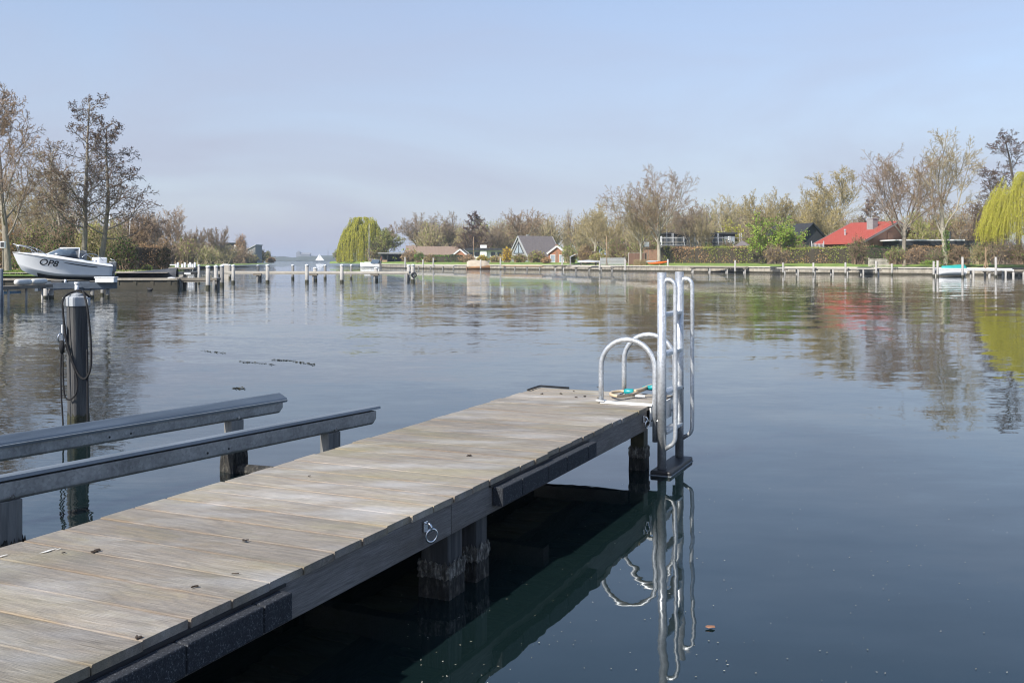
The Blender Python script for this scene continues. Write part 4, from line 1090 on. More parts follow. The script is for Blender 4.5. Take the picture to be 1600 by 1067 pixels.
# ------------------------------------------------------------------ trees
def grow(seed, H, style):
    """returns {level: [(pts, r0, r1)]} for a leafless tree of height H"""
    g = random.Random(seed)
    S = dict(
        round=dict(trunk=.34, first=.62, n=(9, 11, 8, 6), ang=(40, 40, 44, 48), lr=(1.65, .50, .42, .42), up=(.02, .10, .06, .03), wob=.10, exc=False),
        fan=dict(trunk=.26, first=.55, n=(9, 11, 8, 6), ang=(34, 32, 38, 44), lr=(2.35, .45, .42, .42), up=(.02, .10, .09, .05), wob=.08, exc=False),
        tall=dict(trunk=.42, first=.50, n=(7, 11, 8, 6), ang=(26, 38, 42, 48), lr=(1.22, .42, .42, .42), up=(.02, .12, .08, .04), wob=.12, exc=False),
        alder=dict(trunk=.97, first=.22, n=(26, 8, 6, 3), ang=(68, 48, 45, 48), lr=(.30, .46, .45, .45), up=(0, .09, .03, .0), wob=.10, exc=True),
        big=dict(trunk=.90, first=.18, n=(20, 10, 8, 5), ang=(52, 44, 45, 48), lr=(.46, .46, .42, .42), up=(0, .12, .05, .02), wob=.15, exc=True),
        bush=dict(trunk=.08, first=.2, n=(13, 8, 6, 5), ang=(32, 32, 38, 45), lr=(9.0, .42, .42, .42), up=(.0, .06, .05, .0), wob=.10, exc=False),
    )[style]
    out = {k: [] for k in range(5)}
    tl = H * S['trunk']
    SEG = (9, 6, 4, 3, 2)
    def br(p, d, L, r, lev, endr):
        n = SEG[lev]; pts = [p]; rr = [r]
        for i in range(n):
            w_ = S['wob'] * (1.3 if lev else .35)
            d = (d + Vector((g.gauss(0, w_), g.gauss(0, w_), g.gauss(0, w_) + S['up'][min(lev, 3)]))).normalized()
            p = p + d * (L / n); pts.append(p); rr.append(r + (endr - r) * (i + 1) / n)
        out[lev].append((pts, rr))
        if lev == 4: return
        nc = S['n'][lev]; az = g.random() * 6.3
        for k in range(nc):
            f0 = S['first'] if lev == 0 else .22
            f = min(.995, f0 + (1 - f0) * (k + g.random() * .9) / nc)
            i = min(n - 1, int(f * n)); u = f * n - i
            q = pts[i].lerp(pts[i + 1], u); dd = (pts[i + 1] - pts[i]).normalized()
            az += 2.4 + g.gauss(0, .35)
            a = dd.orthogonal().normalized(); b_ = dd.cross(a)
            an = RAD(S['ang'][lev] * (1 + g.gauss(0, .22)))
            if S['exc'] and lev == 0: an *= 1.12 - .55 * max(0, f - .5)
            cd = dd * math.cos(an) + (a * math.cos(az) + b_ * math.sin(az)) * math.sin(an)
            cl = L * S['lr'][lev] * g.uniform(.75, 1.15)
            if lev == 0 and S['exc']:
                cl *= {'alder': 1.15 - .85 * ((f - f0) / (1 - f0)) ** 1.2, 'big': 1.1 - .65 * ((f - f0) / (1 - f0)) ** 1.5}[style]
            elif lev > 0: cl *= 1.15 - .55 * f
            cr = (rr[i] + (rr[i + 1] - rr[i]) * u) * (.52 if lev else (.36 if S['exc'] else .46))
            br(q, cd, cl, max(.012, cr), lev + 1, max(.006, cr * .30))
    r0 = H * (.0165 if style in ('alder', 'fan', 'tall') else .020)
    if style == 'bush': r0 = .10
    br(Vector((0, 0, -.15)), Vector((0, 0, 1)), tl, r0, 0, r0 * (.16 if S['exc'] else .75))
    zmax = max(p.z for lv in out.values() for pts, _ in lv for p in pts)
    k = H / zmax
    return {l_: [(np.array([tuple(p * k) for p in pts]), np.array(rr)) for pts, rr in v] for l_, v in out.items()}

def lines_mesh(polys, sides, rmin, rscale=1.0):
    by = {}
    for P, R in polys: by.setdefault(len(P), []).append((P, R))
    return join_np([tubes_np(np.stack([p for p, _ in v]), np.maximum(rmin, np.stack([r for _, r in v]) * rscale), sides) for v in by.values()])

TREE_CACHE = {}
def tree_meshes(key, seed, H, style, leaf, n_leaf, leaf_size, twig_r):
    """(trunk mesh, twig mesh, leaf mesh or None), cached so alike trees can share them"""
    if key in TREE_CACHE: return TREE_CACHE[key]
    sk = grow(seed, H, style); g = np.random.default_rng(seed)
    tv, tf = join_np([lines_mesh(sk[0], 9, .03), lines_mesh(sk[1], 6, .02)])
    cv, cf = join_np([lines_mesh(sk[2], 4, twig_r * 1.2), lines_mesh(sk[3], 3, twig_r), lines_mesh(sk[4], 3, twig_r * .8)])
    a, b = np_mesh('trunk', tv, tf), np_mesh('crown', cv, cf)
    a.polygons.foreach_set('use_smooth', [True] * len(a.polygons))
    c = None
    if leaf:
        ends = np.concatenate([P for P, _ in sk[4]] + [P[1:] for P, _ in sk[3]])
        C = ends[g.integers(0, len(ends), n_leaf)] + g.normal(size=(n_leaf, 3)) * leaf_size * .7
        lv, lf_ = quads_np(C, leaf_size * g.uniform(.6, 1.3, n_leaf), g)
        c = np_mesh('leaves', lv, lf_)
    TREE_CACHE[key] = (a, b, c)
    return a, b, c

def tree(label, px, Y, base_z, top_py, style, seed, bark='bark', twig='twig', leaf=None, n_leaf=0, leaf_size=.12, twig_r=.016, width=1.0, group=None, lean=(0, 0), name='bare_tree', key=None, leaf_name='buds', rz=None):
    H = Zz(top_py, Y) - base_z
    a, b, c = tree_meshes(key or (style, seed, leaf), seed, H if key is None else 12.0, style, leaf, n_leaf, leaf_size, twig_r)
    t = thing(name, label, 'tree', (X(px, Y), Y, base_z), 0, group)
    k = 1.0 if key is None else H / 12.0
    t.scale = (k * width, k * width, k); t.rotation_euler = (lean[0], lean[1], rz if rz is not None else seed * 1.7)
    for me, mt, nm in ((a, bark, 'trunk'), (b, twig, 'crown'), (c, leaf, leaf_name)):
        if me is None: continue
        if not me.materials: me.materials.append(M[mt])
        o = bpy.data.objects.new(nm, me); COL.objects.link(o); o.parent = t
        if nm != 'trunk': o['kind'] = 'stuff'
    return t

# left bank
GL, GR = .88, 1.3
tree('large bare tree with thick grey trunk at the far left beside the lawn', 13, 68, GL, 120, 'big', 11, 'bark', 'twig', 'cones', 900, .08, .014, rz=.4, width=.92)
tree('tall upright alder with dark cones right behind the white motorboat', 131, 74, GL, 146, 'alder', 21, 'bark', 'twig_dark', 'cones', 2400, .10, .013, width=1.05)
tree('leaning alder with dark cones, beside the taller alder over the hedge', 156, 75, GL, 182, 'alder', 22, 'bark', 'twig_dark', 'cones', 2600, .10, .013, lean=(0, RAD(8)), width=1.15)
tree('slender bare tree rising behind the bow of the motorboat', 74, 92, GL, 232, 'tall', 23, 'bark_pale', 'twig_pale', 'bud_khaki', 1200, .10, .015)
tree('bare brown tree between the large left tree and the alders', 98, 88, GL, 215, 'alder', 24, 'bark', 'twig', 'cones', 700, .10, .013)
tree('low spreading bare tree with reddish twigs left of the alders', 40, 96, GL, 265, 'round', 25, 'bark', 'twig_pale', 'bud_rust', 700, .10, .014)
tree('small bare tree with dark twigs at the right end of the hedge', 208, 98, GL, 318, 'round', 26, 'bark_dark', 'twig', None, 0, .1, .016)
tree('bare grey tree standing apart on the shrubby point behind the hedge', 269, 170, .9, 318, 'fan', 27, 'bark', 'twig', None, 0, .1, .022, width=1.1)
tree('bare narrow tree left of the lone tree on the shrubby point', 245, 150, .9, 335, 'tall', 28, 'bark', 'twig_dark', 'cones', 900, .14, .02)
tree('thin upright sapling on the shrubby point', 309, 215, .9, 352, 'fan', 29, 'bark_pale', 'twig', None, 0, .1, .026, width=.7)
tree('twin stemmed sapling above the shrubs near the dark waterside building', 340, 260, .9, 352, 'fan', 30, 'bark_pale', 'twig', None, 0, .1, .03, width=.9)
tree('narrow bare sapling left of the thin upright sapling on the point', 292, 200, .9, 360, 'fan', 31, 'bark', 'twig', None, 0, .1, .026, width=.8)

# right bank
def rtree(*a, **k): return tree(*a, **k)
tree('grey green loose tree right of the round yellow willow', 600, 262, .95, 356, 'round', 41, 'bark_dark', 'twig', 'bud_olive', 5200, .30, .03)
tree('pale bare tree rising behind the grey green tree near the willow', 607, 290, .95, 345, 'tall', 42, 'bark_pale', 'twig', None, 0, .1, .035)
tree('dense reddish bare tree, left one of the trio behind the long brown roof', 655, 242, 1.0, 330, 'round', 43, 'bark', 'twig_red', 'bud_rust', 500, .2, .026)
tree('reddish bare tree, middle one of the trio behind the long brown roof', 684, 236, 1.0, 329, 'round', 44, 'bark_dark', 'twig_red', 'bud_rust', 700, .2, .026)
tree('slim reddish bare tree, right one of the trio behind the long brown roof', 706, 238, 1.0, 328, 'tall', 45, 'bark_dark', 'twig_red', None, 0, .2, .03)
tree('dark cone laden alder with stacked limbs behind the white flat house', 737, 222, 1.0, 331, 'alder', 46, 'bark_dark', 'twig_dark', 'cones', 2000, .26, .026, width=1.25)
tree('round bare tree with a brown crown right of the dark alder', 771, 232, 1.0, 346, 'round', 47, 'bark_dark', 'twig_red', 'bud_rust', 600, .2, .026)
tree('pale bare tree above the steep roofed grey house', 819, 226, 1.0, 324, 'round', 48, 'bark_pale', 'twig', None, 0, .2, .03)
tree('slim bare tree with an upright crown left of the big waterside trees', 930, 176, 1.0, 313, 'tall', 49, 'bark_pale', 'twig_pale', 'bud_khaki', 900, .18, .022)
tree('forked bare tree beside the slim upright tree', 950, 166, 1.0, 326, 'fan', 50, 'bark_pale', 'twig_pale', 'bud_khaki', 1800, .18, .022)
tree('wide fan shaped pale tree with bare limbs left of the biggest tree', 1001, 152, .95, 293, 'fan', 51, 'bark_pale', 'twig_pale', 'bud_khaki', 900, .14, .02, width=1.05)
tree('biggest bare tree on the far bank, its round crown over the hedge', 1030, 149, .95, 248, 'round', 52, 'bark_pale', 'twig', 'bud_khaki', 1500, .12, .02, width=.92)
tree('small rusty leaved tree right of the biggest bare tree', 1077, 160, 1.0, 312, 'tall', 53, 'bark', 'twig_red', 'bud_rust', 700, .16, .02, width=.9)
tree('khaki budding tree in front of the scaffolded house', 1100, 158, 1.0, 316, 'fan', 54, 'bark_pale', 'twig_pale', 'bud_khaki', 600, .14, .017, width=.7)
tree('thin pale tree rising above the wood behind the scaffolded house', 1128, 200, 1.0, 300, 'tall', 55, 'bark_pale', 'twig_pale', None, 0, .2, .028, width=.8)
tree('bushy fresh green tree in front of the dark roofed house', 1203, 136, .95, 334, 'bush', 56, 'bark', 'twig', 'leaf_fresh', 6500, .24, .018, name='leafy_tree', leaf_name='leaves', width=1.15)
tree('wide khaki budding tree behind the fresh green tree', 1205, 178, 1.0, 293, 'fan', 57, 'bark_pale', 'twig_pale', 'bud_khaki', 4200, .2, .024, width=1.0)
tree('khaki budding tree between the wide one and the tall crowned one', 1255, 176, 1.0, 287, 'fan', 58, 'bark_pale', 'twig_pale', 'bud_khaki', 3600, .2, .024, width=.8)
tree('tall khaki tree with a bare round top left of the red roof', 1305, 170, 1.0, 258, 'tall', 59, 'bark_pale', 'twig_pale', 'bud_khaki', 3400, .2, .024, width=1.15)
tree('low khaki budding tree directly behind the red roof', 1282, 165, 1.0, 318, 'fan', 60, 'bark_pale', 'twig_pale', 'bud_khaki', 3400, .2, .022, width=1.2)
tree('small dark alder above the ridge of the red roof', 1356, 160, 1.0, 309, 'alder', 61, 'bark_dark', 'twig_dark', 'cones', 1300, .22, .022)
tree('round crowned bare tree with a stout trunk right of the red roof', 1413, 119, .95, 223, 'round', 62, 'bark', 'twig', 'bud_rust', 800, .10, .018, width=.95)
tree('tall open pale tree with ivy on its trunk by the flat roofed house', 1478, 116, .95, 198, 'tall', 63, 'bark_pale', 'twig_pale', None, 0, .1, .018, width=1.05)
tree('dark alder with flat sprays above the right willow', 1592, 124, .95, 204, 'alder', 64, 'bark_dark', 'twig_dark', 'cones', 2600, .16, .016, width=1.3)
tree('small dark bare tree between the tall pale tree and the right willow', 1549, 128, .95, 262, 'alder', 65, 'bark_dark', 'twig_dark', None, 0, .18, .018)
tree('reddish bushy tree behind the right hand hedge', 1520, 132, .95, 316, 'bush', 66, 'bark_dark', 'twig_red', 'bud_rust', 3000, .2, .018, width=1.0)
tree('olive bushy tree behind the flat roofed house', 1446, 134, .95, 326, 'bush', 67, 'bark', 'twig_pale', 'bud_olive', 4000, .2, .018, width=.9)
tree('yellow green bushy tree right of the scaffolded house', 1152, 168, 1.0, 342, 'bush', 68, 'bark', 'twig', 'leaf_willow', 3000, .26, .018, name='leafy_tree', leaf_name='leaves', width=1.1)
# ivy on the tall pale tree
g2 = np.random.default_rng(5); n = 900; zz = g2.uniform(0, 4.2, n); an = g2.uniform(0, 6.3, n); rr_ = .30 + .30 * np.exp(-zz) + g2.normal(size=n) * .06
lv, lf_ = quads_np(np.stack([rr_ * np.cos(an), rr_ * np.sin(an), zz], 1), .16, g2)
tag(link('ivy', np_mesh('ivy', lv, lf_), 'leaf_green', None, loc=(X(1478, 116), 116, .95)), 'green ivy wrapped round the foot of the tall pale tree', 'ivy')

def willow(label, px, Y, base_z, top_py, wpx, seed, n_str=420, hem=.35):
    H = Zz(top_py, Y) - base_z; Rw = wpx / FOC * Y / 2; g = np.random.default_rng(seed)
    t = thing('willow_tree', label, 'tree', (X(px, Y), Y, base_z))
    limbs = []; rg = random.Random(seed)
    for k in range(15):
        a = 2 * math.pi * k / 15 + rg.uniform(-.2, .2); rr = Rw * rg.uniform(.25, .72); hz = H * rg.uniform(.72, .95)
        P = np.array([(0, 0, H * .2), (.25 * rr * math.cos(a), .25 * rr * math.sin(a), H * .45), (.65 * rr * math.cos(a), .65 * rr * math.sin(a), hz * .85), (rr * math.cos(a), rr * math.sin(a), hz)])
        limbs.append((P, np.array([.22, .16, .09, .03]) * H / 11))
    tk = [(np.array([(0, 0, -.2), (.05, 0, H * .1), (0, 0, H * .26)]), np.array([.45, .36, .30]) * H / 11)]
    v, f = join_np([lines_mesh(tk, 10, .05), lines_mesh(limbs, 6, .03)])
    link('trunk', np_mesh('trunk', v, f), 'bark', t, True)
    # hanging strands in tiers, grouped so the curtain has gaps
    n_cl = 130; ca = g.uniform(0, 2 * np.pi, n_cl); cr = Rw * np.sqrt(g.uniform(.02, 1, n_cl)); 
    clz = 1 + g.normal(size=n_cl) * .085; cll = g.uniform(.55, 1.25, n_cl); ci = np.minimum((n_cl * g.random(n_str) ** 1.5).astype(int), n_cl - 1); a = ca[ci] + g.normal(size=n_str) * .10; r = np.clip(cr[ci] + g.normal(size=n_str) * Rw * .05, .05, Rw * 1.05)
    zt = H * (1.0 - .50 * (r / Rw) ** 2.4) + g.normal(size=n_str) * H * .03
    zt = np.minimum(zt * clz[ci], H * 1.02)
    Ls = np.minimum(zt - hem * g.uniform(.8, 1.3, n_str), H * g.uniform(.25, .95, n_str) * cll[ci] * (.40 + .80 * r / Rw))
    m_ = 7; u = np.linspace(0, 1, m_)
    out = (.06 + .10 * g.random(n_str)) * Rw
    RR = r[:, None] + out[:, None] * np.sin(u * np.pi * .6)[None] - out[:, None] * .2
    P = np.stack([RR * np.cos(a)[:, None], RR * np.sin(a)[:, None], zt[:, None] + .05 * H * np.sin(u * np.pi * .5)[None] * 0 - Ls[:, None] * (u ** 1.35)[None]], -1)
    P[:, :, :2] += np.cumsum(g.normal(size=(n_str, m_, 2)) * .04, axis=1)
    v, f = tubes_np(P, np.full((n_str, m_), .012 * Y / 110), 3)
    link('crown', np_mesh('crown', v, f), 'willow_twig', t)
    k = 26; uu = g.uniform(.02, 1, (n_str, k)); seg = np.clip((uu * (m_ - 1)).astype(int), 0, m_ - 2); fr = uu * (m_ - 1) - seg
    ii = np.arange(n_str)[:, None]
    C = P[ii, seg] * (1 - fr[..., None]) + P[ii, seg + 1] * fr[..., None]
    C = C.reshape(-1, 3) + g.normal(size=(n_str * k, 3)) * .05
    s_ = .17 * Y / 110 * g.uniform(.6, 1.2, len(C))
    A = np.stack([g.normal(size=len(C)) * .35, g.normal(size=len(C)) * .35, -np.ones(len(C))], 1); A /= np.linalg.norm(A, axis=1, keepdims=True)
    B = np.cross(A, g.normal(size=A.shape)); B /= np.linalg.norm(B, axis=1, keepdims=True)
    V = np.stack([C - A * s_[:, None] * .5, C - B * s_[:, None] * .14, C + A * s_[:, None] * .5, C + B * s_[:, None] * .14], 1).reshape(-1, 3)
    link('leaves', np_mesh('leaves', V, np.arange(len(V)).reshape(-1, 4)), 'leaf_willow', t)
    return t
willow('round yellow green weeping willow on the point beside the moored sailboat', 566, 272, .85, 341, 70, 75, 1700)
willow('yellow green weeping willow at the right picture edge', 1620, 109, .95, 272, 160, 72, 2300, 3.0)

# ------------------------------------------------------------------ shrubs and hedges
def shrub(label, px, Y, wpx, top_py, base_z, leaf, seed, n=1500, size=.2, depth=None, twigs='twig', group=None, name='shrub', dens=1.0, leaf2=None):
    g = np.random.default_rng(seed); Wd = wpx / FOC * Y; H = Zz(top_py, Y) - base_z; D = depth or Wd * .8
    t = thing(name, label, 'shrub', (X(px, Y), Y, base_z), 0, group)
    ns = int(160 * dens)                                    # stems fanning out of the ground
    bx, by = g.uniform(-.32, .32, ns) * Wd, g.uniform(-.32, .32, ns) * D
    ang = g.uniform(0, 6.28, ns); rad = np.sqrt(g.random(ns))
    ex, ey = rad * np.cos(ang) * Wd * .5, rad * np.sin(ang) * D * .5
    ez = H * (1 - .55 * rad ** 2.2) * g.uniform(.72, 1.06, ns)
    u = np.linspace(0, 1, 4)
    P = np.stack([bx[:, None] + (ex - bx)[:, None] * u ** 1.4, by[:, None] + (ey - by)[:, None] * u ** 1.4, ez[:, None] * u ** .9], -1)
    P[:, 1:] += g.normal(size=(ns, 3, 3)) * .05 * H * np.array([1, 1, .4])
    R = np.broadcast_to(np.array([.035, .026, .02, .012]) * max(1, Y / 120), (ns, 4))
    v, f = tubes_np(P, R, 3)
    nt = ns * 7; si = g.integers(0, ns, nt); k = g.integers(1, 4, nt); q = P[si, k]; dirs = g.normal(size=(nt, 3)) + np.array([0, 0, .7])
    dirs /= np.linalg.norm(dirs, axis=1, keepdims=True); Lt = H * g.uniform(.10, .28, nt)
    Q = np.stack([q, q + dirs * Lt[:, None] * .5, q + dirs * Lt[:, None] + np.array([0, 0, .03]) * H], 1)
    Q[..., 2] = np.maximum(Q[..., 2], .02)
    v2, f2 = tubes_np(Q, np.broadcast_to(np.array([.016, .013, .009]) * max(1, Y / 120), (nt, 3)), 3)
    v, f = join_np([(v, f), (v2, f2)])
    link('stems', np_mesh('stems', v, f), twigs, t)
    if leaf and n:
        i = g.integers(0, nt, n); w = g.uniform(.2, 1.05, n)[:, None]
        C = Q[i, 0] * (1 - w) + Q[i, 2] * w + g.normal(size=(n, 3)) * size * .6
        C[:, 2] = np.maximum(C[:, 2], .06)
        h_ = n // 2 if leaf2 else n
        lv, lf_ = quads_np(C[:h_], size * g.uniform(.6, 1.3, h_), g, aspect=.7); link('leaves', np_mesh('leaves', lv, lf_), leaf, t)
        if leaf2:
            lv, lf_ = quads_np(C[h_:], size * g.uniform(.6, 1.3, n - h_), g, aspect=.7); link('leaves', np_mesh('leaves', lv, lf_), leaf2, t)
    return t

def hedge(label, p0, p1, depth, top0, top1, base_z, leaf, seed, per_m2=42, size=.15, leaf2=None, name='hedge'):
    """clipped hedge from (px,Y) to (px,Y): dark twig core and leaf faces over its faces"""
    g = np.random.default_rng(seed)
    A, B = Vector((X(*p0), p0[1], base_z)), Vector((X(*p1), p1[1], base_z)); d = B - A; L = d.length
    H0, H1 = Zz(top0, p0[1]) - base_z, Zz(top1, p1[1]) - base_z
    t = thing(name, label, 'hedge', A, math.atan2(d.y, d.x))
    nx = max(4, int(L / .5)); m = MB()
    xs = np.linspace(.08, L - .08, nx + 1)
    for i, x in enumerate(xs):
        h_ = (H0 + (H1 - H0) * x / L) * (1 + g.normal() * .012) - .10; e = g.normal() * .03
        for y, z in ((-depth / 2 + .1 + e, -.2), (-depth / 2 + .12 + e, h_ * .9), (-depth / 2 + .25, h_), (depth / 2 - .25, h_), (depth / 2 - .12, h_ * .9), (depth / 2 - .1, -.2)): m.v.append((x, y, z))
    for i in range(nx):
        for j in range(5): m.f.append((i * 6 + j, (i + 1) * 6 + j, (i + 1) * 6 + j + 1, i * 6 + j + 1))
    m.f += [tuple(range(6)), tuple(reversed(range(nx * 6, nx * 6 + 6)))]
    m.build('core', 'shrub_core', t)
    Hm = (H0 + H1) / 2
    pts = []
    def patch(n, fx, fy, fz): pts.append(np.stack([fx(n), fy(n), fz(n)], 1))
    nf = int(L * Hm * per_m2)
    x = g.uniform(0, L, nf); hz = H0 + (H1 - H0) * x / L; bulge = .07 * np.sin(x * 1.1 + seed) + .06 * np.sin(x * 2.9)
    pts.append(np.stack([x, -depth / 2 + bulge + g.normal(size=nf) * .05 + .06, g.uniform(0, 1, nf) * hz], 1))
    pts.append(np.stack([x[: nf // 2], depth / 2 + g.normal(size=nf // 2) * .05, g.uniform(0, 1, nf // 2) * hz[: nf // 2]], 1))
    nt = int(L * depth * per_m2 * 1.3); x = g.uniform(0, L, nt); hz = H0 + (H1 - H0) * x / L
    pts.append(np.stack([x, g.uniform(-depth / 2, depth / 2, nt), hz + .07 * np.sin(x * 1.7) + .05 * np.sin(x * 4.3 + seed) + np.abs(g.normal(size=nt)) * .10 - .06], 1))
    for xe in (0, L):
        ne = int(depth * Hm * per_m2); pts.append(np.stack([xe + g.normal(size=ne) * .05, g.uniform(-depth / 2, depth / 2, ne), g.uniform(0, 1, ne) * (H0 if xe == 0 else H1)], 1))
    C = np.concatenate(pts)
    if leaf2:
        pat = np.sin(C[:, 0] * .9 + seed) + np.sin(C[:, 0] * .37 + C[:, 2] * 1.3) + g.normal(size=len(C)) * .6
        sel = pat > .15
    else: sel = np.ones(len(C), bool)
    for nm, s_, mt in (('leaves', sel, leaf), ('leaves', ~sel, leaf2)):
        if mt is None or s_.sum() == 0: continue
        lv, lf_ = quads_np(C[s_], size * g.uniform(.6, 1.35, s_.sum()), g, aspect=.7)
        link(nm, np_mesh(nm, lv, lf_), mt, t)
    return t

# left bank greenery
shrub('dark ivy covered shrub behind the motorboat bow', 55, 82, 55, 356, GL, 'leaf_dark', 101, 2600, .16, leaf2='bud_olive')
shrub('dark green bush behind the motorboat windscreen', 92, 80, 44, 358, GL, 'leaf_dark', 102, 2200, .16, leaf2='leaf_green')
shrub('narrow dark evergreen shrub between the left trees', 113, 84, 22, 343, GL, 'leaf_dark', 103, 2200, .15, name='evergreen_shrub')
shrub('olive budding shrub between the two alders', 142, 80, 44, 350, GL, 'bud_olive', 104, 1800, .14, twigs='twig_pale')
shrub('orange brown shrub at the far left behind the large tree', 12, 90, 60, 348, GL, 'leaf_orange', 105, 1500, .15, leaf2='bud_khaki')
shrub('yellow green twiggy shrub right of the leaning alder', 176, 86, 40, 354, GL, 'bud_olive', 106, 1700, .14, twigs='twig_pale')
shrub('round dark green bush beside the sandy path', 192, 72, 44, 378, GL, 'leaf_dark', 107, 3600, .13, leaf2='leaf_green')
shrub('tall bare brown thicket behind the round green bush', 218, 92, 50, 345, GL, 'bud_rust', 108, 1200, .13)
shrub('low green shrub at the foot of the large left tree', 30, 78, 30, 402, GL, 'leaf_green', 109, 1500, .12)
shrub('bare thicket behind the motorboat stern', 150, 92, 60, 338, GL, 'bud_khaki', 110, 900, .13, twigs='twig_red')
shrub('tangle of bare brown stems behind the left lawn', 78, 98, 80, 330, GL, 'bud_rust', 111, 1000, .14, twigs='twig_red', dens=1.6)
shrub('wide bare thicket at the far left edge', 5, 100, 70, 325, GL, 'bud_khaki', 112, 900, .14, dens=1.5)
hedge('reddish brown clipped hedge at the end of the left bank', (206, 80), (257, 80.5), 2.2, 384, 388, GL - .05, 'leaf_beech', 113, 60, .12, 'bud_rust')
shrub('dark evergreen shrub closing the end of the reddish hedge', 257, 79.5, 12, 389, GL, 'leaf_dark', 114, 1500, .13)
shrub('small bright green tuft before the reddish hedge', 230, 74, 16, 416, .85, 'leaf_fresh', 115, 500, .10)
# grass on the left lawn
g3 = np.random.default_rng(31); n = 9000
gx = g3.uniform(-40, -25, n); gy = 60.2 + g3.uniform(0, 1, n) ** 1.3 * 16; C = np.stack([gx, gy, np.full(n, .80)], 1)
hh = g3.uniform(.10, .24, n); a = g3.uniform(0, 6.28, n); wv = np.stack([np.cos(a), np.sin(a), np.zeros(n)], 1) * .03; ln = g3.normal(size=(n, 3)) * .05; ln[:, 2] = hh
V = np.stack([C - wv, C + wv, C + ln + wv * .1, C + ln - wv * .1], 1).reshape(-1, 3)
tag(link('grass', np_mesh('grass', V, np.arange(4 * n).reshape(n, 4)), leafmat('lawn_blades', [(.09, .15, .02), (.17, .24, .04), (.24, .28, .08)])), 'sunlit green lawn behind the quay on the left', 'grass', kind='stuff')

# shrubby point with the dark building
sp = [(252, 165, 60, 372, 'bare grey thicket at the root of the shrubby point', 'twig', 'bud_rust'), (286, 190, 56, 376, 'bare thicket under the lone grey tree', 'twig', 'bud_olive'), (316, 225, 56, 384, 'yellow green tinged bush on the shrubby point', 'twig_pale', 'bud_olive'),
      (345, 262, 56, 382, 'olive brown bush in the middle of the shrubby point', 'twig_pale', 'bud_khaki'), (372, 296, 50, 386, 'dark twiggy bush before the waterside building', 'twig', 'bud_rust'), (392, 322, 26, 399, 'low dark bush at the foot of the grey gable', 'twig_dark', 'bud_olive'),
      (302, 250, 60, 380, 'brown thicket filling the back of the shrubby point', 'twig_red', 'bud_rust'), (330, 300, 70, 380, 'grey brown thicket below the flat black roof', 'twig', 'bud_khaki')]
for i, (px, Y, w, tp, lb, tw, lf_) in enumerate(sp):
    shrub(lb, px, Y, w, tp, .75, lf_, 120 + i, 1100, .32, twigs=tw, dens=1.2)
shrub('round dark clipped tree beside the waterside building', 408.5, 352, 9.5, 392, .8, 'leaf_dark', 130, 1300, .4, name='ball_tree')
shrub('small yellowish dome tree at the tip of the shrubby point', 418.5, 358, 7, 395, .8, 'leaf_green', 131, 700, .4, leaf2='bud_olive', name='ball_tree')
shrub('rusty low bush at the very tip of the shrubby point', 424, 356, 14, 403, .8, 'bud_rust', 132, 700, .4)
shrub('orange shrub growing on the waterside building roof edge', 376.5, 330, 14, 371, 3.0, 'leaf_orange', 133, 700, .4)
shrub('pale yellow bush against the grey gable wall', 396, 340, 8, 396, .8, 'bud_khaki', 134, 500, .4)

